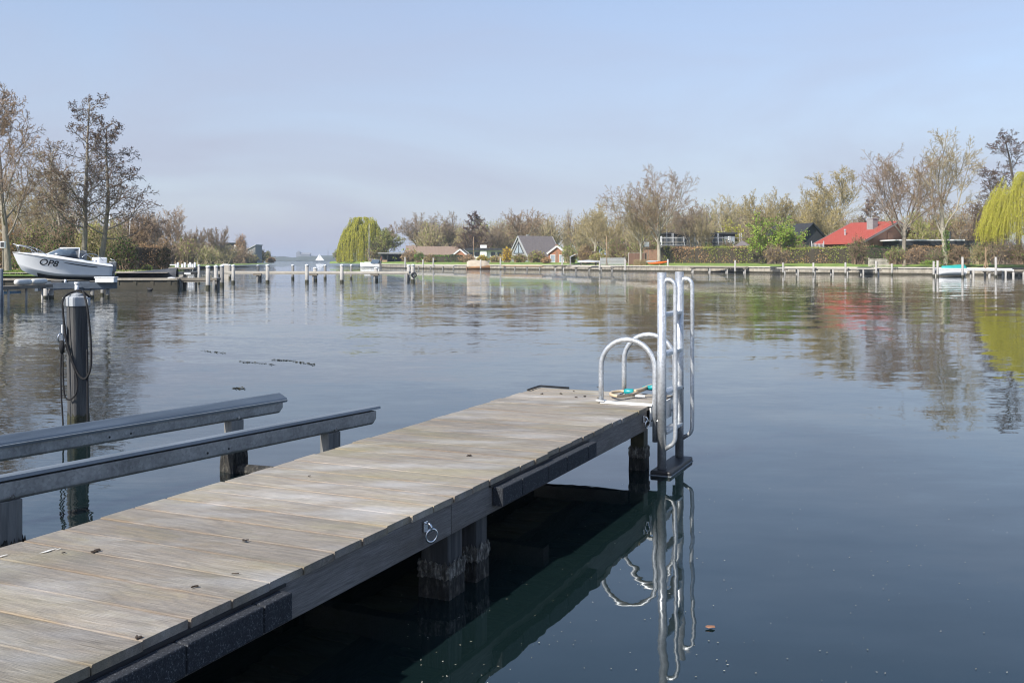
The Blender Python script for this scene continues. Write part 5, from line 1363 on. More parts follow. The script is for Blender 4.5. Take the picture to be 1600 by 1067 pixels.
# right bank greenery in front of and between the houses
S = [  # px, Y, width px, top row, leaf, leaf2, label, twigs
    (533, 282, 22, 388, 'leaf_green', 'bud_olive', 'dark green bush left of the round willow', 'twig'),
    (588, 262, 34, 384, 'leaf_dark', 'bud_olive', 'dark undergrowth right of the willow curtain', 'twig'),
    (641, 222, 30, 393, 'leaf_beech', 'bud_rust', 'reddish brown bush beside the open carport', 'twig_red'),
    (655, 208, 14, 396, 'leaf_green', None, 'green clipped bush left of the long green hedge', 'twig'),
    (672, 204, 20, 400, 'bud_rust', 'bud_khaki', 'tan brown bush before the long brown roof', 'twig_red'),
    (731, 196, 26, 400, 'bud_rust', 'leaf_beech', 'bare brown bush beside the covered boat', 'twig_red'),
    (754, 192, 17, 400, 'leaf_yellow', 'bud_olive', 'low yellow flowering bush behind the covered boat', 'twig'),
    (775, 190, 22, 401, 'leaf_beech', 'bud_olive', 'brownish bush right of the covered boat', 'twig_red'),
    (792, 189, 14, 390, 'leaf_yellow', None, 'tall bright yellow flowering bush before the steep grey house', 'twig'),
    (812, 187, 26, 399, 'bud_olive', 'bud_rust', 'olive bush below the big gable window', 'twig'),
    (838, 184, 30, 394, 'bud_rust', 'bud_olive', 'bare brown bush before the grey tiled roof', 'twig_red'),
    (853, 180, 14, 404, 'leaf_beech', None, 'small brown bush left of the brick shed', 'twig_red'),
    (890, 172, 24, 386, 'bud_olive', 'leaf_green', 'tall olive bush right of the brick shed', 'twig_pale'),
    (916, 168, 28, 384, 'bud_rust', 'bud_khaki', 'bare grey brown bush behind the arched shelter', 'twig'),
    (935, 166, 34, 397, 'bud_khaki', 'bud_olive', 'khaki bush along the boat yard', 'twig_pale'),
    (965, 163, 40, 372, 'leaf_green', 'bud_olive', 'green leafy bush between the forked tree and the fan tree', 'twig'),
    (1012, 166, 46, 372, 'leaf_green', 'leaf_fresh', 'bright green bush behind the biggest bare tree', 'twig'),
    (985, 160, 44, 390, 'bud_rust', 'bud_olive', 'low brown bush before the green leafy bush', 'twig_red'),
    (1105, 156, 20, 381, 'leaf_green', 'bud_olive', 'green bush among the scaffold poles', 'twig'),
    (1137, 156, 24, 377, 'leaf_dark', 'leaf_green', 'dark green bush at the right end of the scaffold', 'twig'),
    (1172, 158, 40, 368, 'leaf_green', 'bud_olive', 'green bush between the pavilion roof and the fresh green tree', 'twig'),
    (1250, 150, 30, 380, 'leaf_green', None, 'low green bush below the dark gable roof', 'twig'),
    (1212, 127, 40, 384, 'bud_rust', 'bud_khaki', 'brown scrub under the fresh green tree', 'twig_red'),
    (1341, 117, 26, 372, 'leaf_green', 'leaf_dark', 'clipped round green bush before the brick gable', 'twig'),
    (1400, 116, 34, 388, 'leaf_fresh', 'leaf_green', 'bright green rounded bush under the round crowned tree', 'twig'),
    (1430, 115, 36, 389, 'leaf_beech', 'bud_rust', 'brown hedge bush right of the bright green bush', 'twig_red'),
    (1462, 114, 26, 391, 'bud_rust', 'leaf_green', 'brown ivy edged bush beside the ivy trunk', 'twig_red'),
    (1500, 113, 40, 386, 'leaf_dark', 'bud_rust', 'dark tangled bush behind the teal covered boat', 'twig'),
    (1533, 111, 36, 380, 'leaf_green', 'bud_khaki', 'green and tan bush left of the right willow', 'twig_pale'),
    (1570, 108, 56, 372, 'leaf_beech', 'bud_olive', 'large brown bush under the right willow', 'twig_red'),
    (1598, 107, 40, 384, 'leaf_green', 'bud_rust', 'green bush at the right picture edge', 'twig'),
    (1452, 109, 26, 409, 'leaf_fresh', 'leaf_green', 'low bright grass clump left of the teal covered boat', 'twig'),
]
for i, (px, Y, w, tp, l1, l2, lb, tw) in enumerate(S):
    shrub(lb, px, Y, w, tp, GR - .1, l1, 200 + i, 1500, .13 * max(1, Y / 110), twigs=tw, leaf2=l2)
hedge('long low dark green hedge before the long brown roof', (676, 205), (722, 202), 1.5, 400, 399, GR, 'leaf_green', 301, 26, .24, 'leaf_dark')
hedge('green brown hedge below the scaffolded house', (1034, 153), (1091, 147.5), 1.8, 386, 388, GR - .05, 'bud_olive', 302, 44, .18, 'leaf_beech')
hedge('brown beech hedge left of the fresh green tree', (1091, 147), (1206, 136.5), 1.8, 387, 386, GR - .05, 'leaf_beech', 303, 46, .17, 'bud_olive')
hedge('long clipped beech hedge before the red roofed house', (1224, 134.5), (1362, 125), 1.8, 389, 386, GR - .05, 'leaf_beech', 304, 50, .16, 'bud_olive')
hedge('dark green hedge right of the long beech hedge', (1356, 124.5), (1394, 122), 1.8, 386, 387, GR - .05, 'leaf_green', 305, 50, .16, 'leaf_dark')
hedge('brown hedge in front of the flat roofed house', (1420, 121), (1500, 117), 1.6, 386, 385, GR - .05, 'leaf_beech', 306, 48, .16, 'bud_rust')

# the wood behind the houses: nobody could count its trees
def woodland():
    g = np.random.default_rng(77)
    groups = {k: [] for k in ('twig', 'twig_pale', 'twig_red')}; lg = {k: [] for k in ('bud_khaki', 'bud_rust', 'bud_olive')}
    for i in range(150):
        px = g.uniform(640, 1560); Y = g.uniform(225, 330); x0 = X(px, Y)
        top = np.interp(px, [640, 700, 780, 880, 960, 1050, 1150, 1250, 1350, 1450, 1560], [352, 352, 346, 340, 338, 330, 322, 325, 338, 330, 325]) + g.normal() * 5
        H = Zz(top, Y) - 1.0; Wd = g.uniform(5, 9); ns = 95
        ang = g.uniform(0, 6.28, ns); rad = np.sqrt(g.random(ns)); ex, ey = rad * np.cos(ang) * Wd * .5, rad * np.sin(ang) * Wd * .5
        ez = H * (1 - .40 * rad ** 2.2) * g.uniform(.70, 1.03, ns); sz = H * g.uniform(.12, .40, ns)
        P = np.stack([np.stack([ex * .06, ey * .06, sz], 1), np.stack([ex * .55, ey * .55, sz + (ez - sz) * .6], 1), np.stack([ex, ey, ez], 1)], 1) + np.array([x0, Y, 1.0])
        P[:, 1] += g.normal(size=(ns, 3)) * .25
        k = list(groups)[g.integers(0, 3)]
        groups[k].append(tubes_np(P, np.broadcast_to(np.array([.10, .06, .03]), (ns, 3)), 3))
        tr = np.array([[(x0, Y, .8), (x0 + g.normal() * .2, Y, 1 + H * .5)]]); groups[k].append(tubes_np(tr, np.array([[.22, .12]]), 5))
        nt = 260; q = P[g.integers(0, ns, nt), g.integers(1, 3, nt)]; dr = g.normal(size=(nt, 3)) + np.array([0, 0, .6]); dr *= g.uniform(.4, .9, (nt, 1))
        groups[k].append(tubes_np(np.stack([q, q + dr], 1), np.broadcast_to(np.array([.035, .02]), (nt, 2)), 3))
        nl = 260; C = P[g.integers(0, ns, nl), 2] + g.normal(size=(nl, 3)) * .7
        lg[list(lg)[g.integers(0, 3)]].append(quads_np(C, .34 * g.uniform(.6, 1.3, nl), g))
        nl = 120; C = np.stack([x0 + g.normal(size=nl) * 3.5, Y + g.normal(size=nl) * 2, 1 + g.uniform(0, .35, nl) * H], 1)
        lg['bud_olive'].append(quads_np(C, .6, g))
    t = tag(bpy.data.objects.new('woodland', None), 'mass of bare brown and khaki woods behind the far bank houses', 'woodland', kind='stuff'); COL.objects.link(t)
    for k, v in list(groups.items()):
        vv, ff = join_np(v); o = link('branches', np_mesh('branches', vv, ff), k, t); o['kind'] = 'stuff'
    for k, v in lg.items():
        vv, ff = join_np(v); o = link('leaves', np_mesh('leaves', vv, ff), k, t); o['kind'] = 'stuff'
woodland()

# ------------------------------------------------------------------ buildings
def window(par, x, y, z, w, h, face='front', frame='trim', pane='glass', bars=0):
    """frame ring with a recessed pane; face gives the wall it sits on (front = -y, left = -x)"""
    f = MB(); t_ = .07
    R = Matrix.Identity(3) if face == 'front' else Matrix.Rotation(-math.pi / 2, 3, 'Z')
    def bx(cx, cz, sx, sz, dy, th): f.box(R @ Vector((cx, dy, cz)), (0, 0, 0)) if False else f.add([R @ Vector((cx + a * sx / 2, dy + b * th / 2, cz + c * sz / 2)) for a in (-1, 1) for b in (-1, 1) for c in (-1, 1)], [(0, 1, 3, 2), (4, 6, 7, 5), (0, 4, 5, 1), (2, 3, 7, 6), (0, 2, 6, 4), (1, 5, 7, 3)])
    bx(0, h / 2 - t_ / 2, w, t_, -.03, .08); bx(0, -h / 2 + t_ / 2, w, t_, -.03, .08)
    bx(-w / 2 + t_ / 2, 0, t_, h - 2 * t_, -.03, .08); bx(w / 2 - t_ / 2, 0, t_, h - 2 * t_, -.03, .08)
    for k in range(bars): bx(-w / 2 + w * (k + 1) / (bars + 1), 0, .05, h - 2 * t_, -.03, .08)
    o = f.build('window', frame, par, loc=(x, y, z))
    p = MB(); p.add([R @ Vector((a * (w / 2 - t_), -.012, c * (h / 2 - t_))) for a, c in ((-1, -1), (1, -1), (1, 1), (-1, 1))], [(0, 1, 2, 3)]); p.build('pane', pane, o)
    return o

def gable_house(name, label, loc, rz, L, D, wall_h, ridge_h, wall, roof, ridge='y', over=.35, trim=None, cat='house'):
    """ridge='y': gable faces the front (-y); ridge='x': the roof slope faces the front"""
    t = thing(name, label, cat, loc, rz)
    w = MB(); hx, hy = L / 2, D / 2
    if ridge == 'y':
        pr = [(-hx, 0), (hx, 0), (hx, wall_h), (0, ridge_h), (-hx, wall_h)]
        vs = [(x, -hy, z) for x, z in pr] + [(x, hy, z) for x, z in pr]
    else:
        pr = [(-hy, 0), (hy, 0), (hy, wall_h), (0, ridge_h), (-hy, wall_h)]
        vs = [(-hx, y, z) for y, z in pr] + [(hx, y, z) for y, z in pr]
    w.add(vs, [(0, 1, 2, 3, 4), (9, 8, 7, 6, 5)] + [(i, 5 + i, 5 + (i + 1) % 5, (i + 1) % 5) for i in range(5)])
    w.build('wall', wall, t)
    half = hx if ridge == 'y' else hy; ln = hy if ridge == 'y' else hx
    sl = (ridge_h - wall_h) / half
    for sg in (-1, 1):
        r = MB(); a0 = half + over; z0 = wall_h - sl * over
        prof = [(0, ridge_h + .04), (sg * a0, z0 + .04), (sg * a0, z0 + .20), (0, ridge_h + .22)]
        e = ln + over
        P = [((u, -e, z) if ridge == 'y' else (-e, u, z)) for u, z in prof] + [((u, e, z) if ridge == 'y' else (e, u, z)) for u, z in prof]
        r.add(P, [(0, 1, 2, 3), (7, 6, 5, 4)] + [(i, 4 + i, 4 + (i + 1) % 4, (i + 1) % 4) for i in range(4)])
        ro = r.build('roof', roof, t)
        n_ = int(2 * e / .33); rb = MB()                 # tile courses as shallow ribs down the slope
        for k in range(n_ + 1):
            q = -e + 2 * e * k / n_
            A_, B_ = ((0, q, ridge_h + .225), (sg * a0, q, z0 + .205)) if ridge == 'y' else ((q, 0, ridge_h + .225), (q, sg * a0, z0 + .205))
            rb.span(A_, B_, .13, .05)
        rb.build('tile_ribs', roof, ro)
        if trim:
            for ee in (-e - .02, e + .02):
                b = MB(); A_ = (0, ee, ridge_h + .12) if ridge == 'y' else (ee, 0, ridge_h + .12); B_ = (sg * (a0 + .02), ee, z0 + .11) if ridge == 'y' else (ee, sg * (a0 + .02), z0 + .11)
                b.span(A_, B_, .05, .30); b.build('barge_board', trim, ro)
    return t

# red roofed house
h = gable_house('red_roof_house', 'brick house with wide red roof behind the beech hedge', (X(1366, 137), 137, 1.1), RAD(30), 13.5, 6.8, 2.9, 5.6, 'brick', 'roof_red', 'y', .6, 'wall_grey')
window(h, -4.6, -3.4, 1.5, 1.3, 1.2); window(h, 3.2, -3.4, 1.4, 2.6, 1.5, bars=1); window(h, 5.2, -3.4, 1.4, 1.0, 1.5)
for y in (-2.1, 0, 2.1): window(h, -6.75, y, 1.6, 1.9, 1.5, 'left', bars=2)
m = MB(); m.box((-1.0, -3.44, 2.2), (1.1, .16, 4.2)); m.build('brick_pier', 'brick', h)
m = MB(); m.box((-2.3, -1.6, 5.2), (1.0, 1.0, 1.9)); ch = m.build('chimney', 'wall_grey', h); m = MB(); m.box((-2.3, -1.6, 6.2), (1.15, 1.15, .1)); m.build('chimney_cap', 'roof_zinc', ch)
m = MB(); m.tube([(-4.6, 1.0, 3.7), (-4.6, 1.0, 4.6)], .09, 8); m.tube([(-4.6, 1.0, 4.6), (-4.6, 1.0, 4.8)], .16, 8); m.build('vent_pipe', 'lamp', h)
# flat roofed house
h = thing('flat_roof_house', 'low flat roofed house with white edge and dark band on the right', 'house', (X(1468, 128), 128, 1.0))
m = MB(); m.box((0, 2.5, 1.25), (10.4, 5, 2.5)); m.build('wall', 'wall_grey', h)
m = MB(); m.box((0, 2.3, 2.86), (11.0, 6.0, .62)); m.build('dark_band', 'wall_dark', h); m = MB(); m.box((-1.6, 2.3, 3.25), (9.0, 6.2, .16)); m.build('white_edge', 'trim', h)
for x in (-3.9, -2.4, .2, 1.8, 3.4): window(h, x, 0, 1.6, 1.2, 1.3)
m = MB(); m.tube([(2.2, 2, 3.1), (2.2, 2, 4.4)], .16, 8); m.build('flue', 'wall_dark', h)
# dark houses behind the green tree
h = gable_house('dark_gable_house', 'black roofed house behind the fresh green tree', (X(1240, 158), 158, 1.0), RAD(20), 9, 9, 2.2, 6.2, 'wall_dark', 'roof_dark', 'y', .5)
window(h, 1.6, -4.5, 1.4, 1.8, 1.2, frame='wall_grey'); window(h, -1.6, -4.5, 1.4, 1.4, 1.2, frame='wall_grey')
h = thing('pavilion', 'small dark pavilion with a pyramid roof left of the fresh green tree', 'pavilion', (X(1160, 152), 152, 1.0))
m = MB(); m.box((0, 0, 1.1), (2.6, 2.6, 2.2)); m.build('wall', 'wall_dark', h)
m = MB(); m.add([(-1.9, -1.9, 2.2), (1.9, -1.9, 2.2), (1.9, 1.9, 2.2), (-1.9, 1.9, 2.2), (0, 0, 3.7)], [(0, 1, 4), (1, 2, 4), (2, 3, 4), (3, 0, 4), (3, 2, 1, 0)]); m.build('roof', 'roof_grey', h)
window(h, -.5, -1.3, 1.2, .9, 1.1, frame='wall_grey'); window(h, .6, -1.3, 1.2, .9, 1.1, frame='wall_grey')
m = MB(); m.box((0, -1.33, 1.95), (2.6, .04, .2)); m.build('eaves_board', 'wall_grey', h)
# scaffolded house
hY = 163
h = thing('scaffolded_house', 'dark glass fronted house wrapped in pale scaffolding poles', 'house', (X(1092, hY), hY, 1.0))
m = MB(); m.box((.3, 3.2, 2.5), (11.6, 5, 5.0)); m.build('wall', 'wall_dark', h)
m = MB(); m.box((.3, 3.2, 5.1), (12.2, 5.8, .25)); m.build('roof', 'roof_dark', h)
m = MB(); m.box((-7.4, 1.2, 1.1), (3.0, .3, 2.6)); m.build('brick_wall', 'brick', h)
for i in range(6):
    for z in (1.3, 3.7): window(h, -4.6 + i * 1.95, .70, z, 1.75, 1.9, frame='wall_grey', pane='glass' if (i + (z > 2)) % 3 else 'glass_pale', bars=1)
for i in range(8):
    for dy in (-.9, .2):
        m = MB(); m.tube([(-6.2 + i * 1.85, dy, -.1), (-6.2 + i * 1.85, dy, 4.6 + .5 * (i % 2))], .05, 6); m.build('scaffold_pole', 'roof_zinc' if i % 3 else 'cap_white', h, True)
for z in (.7, 1.9, 3.1, 4.3):
    m = MB(); m.tube([(-6.6, -.97, z), (7.2, -.97, z)], .045, 6); m.build('scaffold_rail', 'roof_zinc', h, True)
for z in (1.75, 3.6):
    m = MB(); m.box((.3, -.35, z), (13.6, 1.0, .07)); m.build('scaffold_boards', 'jetty_pale', h)
m = MB(); m.tube([(-6.2, -.95, .1), (-4.35, -.95, 1.8)], .04, 6); m.tube([(6.7, -.95, 1.9), (4.85, -.95, 3.6)], .04, 6); m.build('brace_pole', 'roof_zinc', h, True)
# steep grey house with big gable window
h = gable_house('steep_roof_house', 'steep grey roofed house with a large triangular gable window', (X(836, 205), 205, 1.0), RAD(33), 8.0, 6.8, 1.5, 5.45, 'wall_grey', 'roof_grey', 'x', .25, 'roof_zinc')
m = MB(); m.add([(-4.03, -1.8, 2.1), (-4.03, 1.8, 2.1), (-4.03, 0, 4.4)], [(0, 2, 1)]); gw = m.build('gable_window', 'glass_pale', h)
for a, b_ in (((-4.06, -1.8, 2.1), (-4.06, 1.8, 2.1)), ((-4.06, 0, 2.1), (-4.06, 0, 4.4)), ((-4.06, -1.8, 2.1), (-4.06, 0, 4.4)), ((-4.06, 1.8, 2.1), (-4.06, 0, 4.4))):
    m = MB(); m.span(a, b_, .10, .12, up=(1, 0, 0)); m.build('glazing_bar', 'wall_dark', gw)
window(h, -4.0, -1.2, 1.0, 1.6, 1.5, 'left', pane='glass'); window(h, -4.0, 1.2, 1.0, 1.6, 1.5, 'left')
m = MB(); m.box((-1.6, .3, 5.5), (.5, .5, .9)); m.build('chimney', 'wall_grey', h)
# brick shed
h = gable_house('brick_shed', 'small brick shed with white gable trim at the water edge', (X(870.5, 183), 183, .95), RAD(-4), 3.1, 3.6, 2.0, 3.2, 'brick_red', 'roof_brown', 'y', .25, 'trim', 'shed')
window(h, -.75, -1.8, 1.05, .9, 1.4, pane='glass_pale'); window(h, .85, -1.8, 1.05, .9, 1.4, pane='glass_pale')
m = MB(); m.box((0, -1.83, 1.2), (.30, .05, 2.3)); m.build('brick_pier', 'brick', h)
m = MB(); m.box((-.1, .4, 3.3), (.45, .45, .7)); m.build('chimney', 'brick', h)
# white flat house
h = thing('white_bungalow', 'white flat roofed bungalow with a square white chimney', 'house', (X(762, 218), 218, 1.0))
m = MB(); m.box((0, 2, 1.4), (9.2, 5, 2.8)); m.build('wall', 'wall_white', h)
m = MB(); m.box((.2, 1.6, 3.08), (10.2, 6.2, .55)); m.build('roof', 'roof_dark', h)
m = MB(); m.box((-.9, -.95, 2.0), (1.4, .6, 4.0)); m.build('chimney', 'wall_white', h)
for x in (-3.6, -2.3, 1.2, 2.6, 3.8): window(h, x, -.5, 2.0, 1.0, 1.0, frame='wall_grey')
# long brown roofed bungalow
h = gable_house('brown_roof_bungalow', 'long low bungalow with a brown tiled roof behind the green hedge', (X(686, 224), 224, 1.0), RAD(3), 9.0, 6.5, 1.9, 3.6, 'brick', 'roof_brown', 'x', .3)
for x in (-3, -1, 1.2, 3.2): window(h, x, -3.25, 1.0, 1.3, 1.1)
h = gable_house('red_brick_cottage', 'red brick gable with white trim beside the white bungalow', (X(721, 214), 214, 1.0), RAD(-6), 2.5, 4, 1.9, 2.9, 'brick_red', 'roof_dark', 'y', .22, 'trim', 'cottage')
window(h, .0, -2.0, 1.1, .9, .9)
# pale gabled house and carport behind the sailboat
h = gable_house('tan_house', 'tan roofed house half hidden by bare trees behind the carport', (X(660, 262), 262, 1.0), RAD(4), 8, 7, 2.2, 4.3, 'brick', 'roof_brown', 'x', .3)
window(h, -1, -3.5, 1.2, 1.4, 1.2); window(h, 2, -3.5, 1.2, 1.4, 1.2)
h = thing('carport', 'open dark carport with a flat roof right of the moored sailboat', 'carport', (X(612, 240), 240, .95))
m = MB(); m.box((0, 1, 2.45), (6.2, 4.5, .22)); m.build('roof', 'roof_dark', h); m = MB(); m.box((0, -1.28, 2.45), (6.3, .06, .26)); m.build('roof_edge', 'wall_grey', h)
for x in (-2.9, -.9, .9, 2.9):
    m = MB(); m.box((x, -1.0, 1.17), (.14, .14, 2.34)); m.build('post', 'wall_dark', h)
m = MB(); m.box((0, 3.0, 1.15), (6.0, .15, 2.3)); m.build('back_wall', 'wall_dark', h)
m = MB(); m.box((-1.6, 0, .55), (1.3, 1.0, .5)); m.build('work_bench', 'reed', h)
# arched shelter
h = thing('arched_shelter', 'low grey arched shelter right of the brick shed', 'shelter', (X(905, 170), 170, .95))
arc = [(-1.6 + 3.2 * i / 12, 1.3 + .55 * math.sin(math.pi * i / 12)) for i in range(13)]
m = MB(); m.add([(x, -1, z) for x, z in arc] + [(x, 1.5, z) for x, z in arc], [(i, i + 1, 14 + i, 13 + i) for i in range(12)]); o = m.build('roof', 'roof_zinc', h, True); o.modifiers.new('t', 'SOLIDIFY').thickness = .1
for x in (-1.5, 1.5):
    m = MB(); m.box((x, .2, .68), (.12, 2.0, 1.36)); m.build('side_wall', 'wall_grey', h)
# waterside building on the left point
bY = 335
h = thing('waterside_building', 'dark grey building with slanted pale roof and gable on the shrubby point', 'building', (X(385, bY), bY, .8))
m = MB(); m.add([(-3.6, 0, 0), (3.0, 0, 0), (3.0, 0, 5.9), (-3.6, 0, 1.6), (-3.6, 9, 0), (3.0, 9, 0), (3.0, 9, 5.9), (-3.6, 9, 1.6)], [(0, 1, 2, 3), (5, 4, 7, 6), (1, 5, 6, 2), (4, 0, 3, 7), (3, 2, 6, 7), (0, 4, 5, 1)]); m.build('gable_wall', 'wall_grey', h)
m = MB(); m.add([(-6.8, -.3, 1.1), (3.2, -.3, 6.25), (3.2, 9.3, 6.25), (-6.8, 9.3, 1.1), (-6.8, -.3, .8), (3.2, -.3, 5.95), (3.2, 9.3, 5.95), (-6.8, 9.3, .8)], [(0, 1, 2, 3), (7, 6, 5, 4), (0, 4, 5, 1), (1, 5, 6, 2), (2, 6, 7, 3), (3, 7, 4, 0)]); m.build('slanted_roof', 'roof_zinc', h)
m = MB(); m.box((-7.0, 6, 3.3), (5.5, 6, 6.6)); m.build('upper_block', 'wall_dark', h); m = MB(); m.box((-7.0, 5.8, 6.75), (6.4, 7, .25)); m.build('flat_roof', 'roof_dark', h)
m = MB(); m.box((-16, 10, 2.6), (13, 6, 5.2)); m.build('long_wing', 'brick', h); m = MB(); m.box((-16, 10, 5.3), (13.6, 6.6, .25)); m.build('wing_roof', 'roof_zinc', h)
m = MB(); m.box((-4.4, 2.8, 4.6), (.8, .8, 3.0)); m.build('chimney', 'wall_white', h)
for x in (.2, 1.7): window(h, x, 0, 2.0, 1.0, 1.6, pane='glass', frame='wall_dark')
for x in (-8.6, -6.6): window(h, x, 3.0, 5.2, 1.5, 1.2, frame='wall_grey')

# ------------------------------------------------------------------ boats and clutter on the far bank
def loft_boat(par, L, B, z0, z1, mat, name='hull', sheer=.25, seed=0):
    m = MB(); N_ = 14
    for i in range(N_ + 1):
        u = i / N_; x = -L / 2 + L * u; w_ = B / 2 * (1 - max(0, (u - .45) / .55) ** 2.3) * (.85 + .15 * min(1, u / .25)); zt = z1 + sheer * u * u
        for y, z in ((-w_, zt), (-w_ * .85, z0 + (zt - z0) * .45), (0, z0 + .1 * u ** 4), (w_ * .85, z0 + (zt - z0) * .45), (w_, zt)): m.v.append((x, y, z))
    for i in range(N_):
        for j in range(4): m.f.append((i * 5 + j, i * 5 + j + 1, (i + 1) * 5 + j + 1, (i + 1) * 5 + j))
    m.f += [(0, 1, 2, 3, 4)]
    for i in range(N_): m.f.append((i * 5, (i + 1) * 5, (i + 1) * 5 + 4, i * 5 + 4))
    return m.build(name, mat, par, True)
# moored sailboat
t = thing('sailboat', 'white sailboat with tall bare mast moored by the willow', 'sailboat', (X(579.5, 231), 231, 0), RAD(152))
loft_boat(t, 6.0, 2.2, -.3, .75, 'gel', sheer=.4)
m = MB(); m.box((.3, 0, 1.0), (2.4, 1.3, .5)); m.build('cabin', 'gel', t, bevel=.12)
m = MB(); m.tube([(.5, 0, .8), (.5, 0, 10.2)], [.085, .06], 8); m.build('mast', 'pile_pale', t, True)
m = MB(); m.tube([(.45, 0, 1.9), (-2.5, 0, 1.85)], .06, 8); m.build('boom', 'pile_pale', t, True)
m = MB(); m.add([(-.4, -.9, .95), (-2.6, -.9, .85), (-2.6, .9, .85), (-.4, .9, .95), (-.5, 0, 1.9), (-2.5, 0, 1.75)], [(0, 1, 5, 4), (3, 4, 5, 2), (0, 4, 3), (1, 2, 5)]); m.build('boom_tent', 'windscreen', t)
for y in (-.9, .9, 0):
    m = MB(); m.tube([(.5, 0, 9.8), (.3 if y else 2.95, y, .95)], .012, 4); m.build('shroud', 'steel', t)
m = MB(); m.tube([(-2.9, .3, .8), (-3.05, .3, 2.4)], .02, 6); m.build('flag_staff', 'pile_pale', t); m = MB(); m.box((-3.1, .3, 2.1), (.12, .02, .75)); m.build('flag', 'roof_red', t)
# boat with beige cover
t = thing('covered_boat', 'moored boat under a beige cover with a bare mast', 'boat', (X(747.5, 180.5), 180.5, 0), RAD(6))
loft_boat(t, 4.3, 1.7, -.2, .55, 'boat_wood', sheer=.25)
m = MB(); N_ = 10
for i in range(N_ + 1):
    u = i / N_; x = -2.1 + 4.1 * u; w_ = .88 * (1 - max(0, (u - .5) / .5) ** 2.4) * (.9 + .1 * u); hr = .55 + .55 * math.sin(math.pi * (.2 + .75 * u)) + .08 * math.sin(9 * u) + .12 * u
    for y, z in ((-w_, .50 + .25 * u * u), (-w_ * .55, .6 + hr * .55), (0, .60 + hr), (w_ * .55, .6 + hr * .55), (w_, .50 + .25 * u * u)): m.v.append((x, y, z))
for i in range(N_):
    for j in range(4): m.f.append((i * 5 + j, (i + 1) * 5 + j, (i + 1) * 5 + j + 1, i * 5 + j + 1))
m.f += [(0, 1, 2, 3, 4), (54, 53, 52, 51, 50)]
m.build('cover', 'cover_beige', t, True)
m = MB(); m.tube([(-.9, 0, .5), (-.9, 0, 5.9)], [.06, .045], 8); m.build('mast', 'reed', t, True)
# grey boats on the quay in the yard
t = thing('upturned_boat', 'pale grey upturned boat on trestles in the boat yard', 'boat', (X(920, 150.5), 150.5, .9), RAD(4))
m = MB(); N_ = 12
for i in range(N_ + 1):
    u = i / N_; x = -1.75 + 3.5 * u; w_ = .65 * (1 - abs(2 * u - 1) ** 3) + .08
    for k in range(7):
        an = math.pi * k / 6; m.v.append((x, w_ * math.cos(an), .45 + .38 * math.sin(an) * (1 - .35 * abs(2 * u - 1))))
for i in range(N_):
    for k in range(6): m.f.append((i * 7 + k, i * 7 + k + 1, (i + 1) * 7 + k + 1, (i + 1) * 7 + k))
m.f += [tuple(range(7)), tuple(reversed(range(N_ * 7, N_ * 7 + 7)))]
m.build('hull', 'roof_zinc', t, True)
for x in (-1.2, 1.1):
    m = MB(); m.box((x, 0, .22), (.1, .9, .46)); m.build('trestle', 'jetty', t)
t = thing('orange_kayak', 'orange kayak lying on the lawn before the green brown hedge', 'kayak', (X(1028.5, 147.6), 147.6, 1.0), RAD(3))
m = MB(); N_ = 14
for i in range(N_ + 1):
    u = 2 * i / N_ - 1; w_ = .36 * (1 - abs(u) ** 2.2) + .01; hz = .30 * (1 - abs(u) ** 3) + .02
    for k in range(10):
        an = 2 * math.pi * k / 10; m.v.append((u * 1.65, w_ * math.cos(an), .26 + .14 * u + hz * .6 * math.sin(an) + .12 * u * u))
for i in range(N_):
    for k in range(10): m.f.append((i * 10 + k, i * 10 + (k + 1) % 10, (i + 1) * 10 + (k + 1) % 10, (i + 1) * 10 + k))
m.f += [tuple(reversed(range(10))), tuple(range(N_ * 10, N_ * 10 + 10))]
m.build('hull', 'kayak', t, True)
m = MB(); m.tube(circ((0.1, 0, .49), .26, 14, (1.5, 0, .08), (0, .8, 0)), .03, 6, False); m.build('cockpit_rim', 'black', t, True)
t = thing('grey_kayak', 'pale grey kayak just behind the orange one', 'kayak', (X(1021, 149), 149, 1.05), RAD(1))
m = MB()
for i in range(N_ + 1):
    u = 2 * i / N_ - 1; w_ = .34 * (1 - abs(u) ** 2.2) + .01
    for k in range(8):
        an = 2 * math.pi * k / 8; m.v.append((u * 1.2, w_ * math.cos(an), .42 + .17 * (1 - abs(u) ** 3) * math.sin(an)))
for i in range(N_):
    for k in range(8): m.f.append((i * 8 + k, i * 8 + (k + 1) % 8, (i + 1) * 8 + (k + 1) % 8, (i + 1) * 8 + k))
m.build('hull', 'roof_zinc', t, True)
m = MB(); m.box((-.6, 0, .12), (.1, .7, .3)); m.box((.6, 0, .12), (.1, .7, .3)); m.build('cradle', 'jetty', t)
# screens and fences
t = thing('reed_screen', 'pinkish brown plank screen behind the reeds by the quay', 'screen', (X(996, 153), 153, .95))
for k in range(13):
    m = MB(); m.box((-1.25 + k * .205, .01 * (k % 2), .88 + .02 * (k % 3)), (.195, .04, 1.78)); m.build('plank', 'reed_dark', t)
m = MB(); m.box((0, .05, 1.80), (2.75, .09, .07)); m.build('top_rail', 'jetty_pale', t); 
for x in (-1.38, 1.36):
    m = MB(); m.box((x, .03, .93), (.10, .10, 1.9)); m.build('post', 'jetty_pale', t)
g4 = np.random.default_rng(9); n = 420
bx_ = g4.uniform(-.95, .95, n); C = np.stack([bx_, g4.uniform(-.3, .3, n), np.zeros(n)], 1); T = C + np.stack([g4.normal(size=n) * .12, g4.normal(size=n) * .1, g4.uniform(.5, 1.05, n)], 1)
v, f = tubes_np(np.stack([C, T], 1), np.broadcast_to(np.array([.016, .006]), (n, 2)), 3)
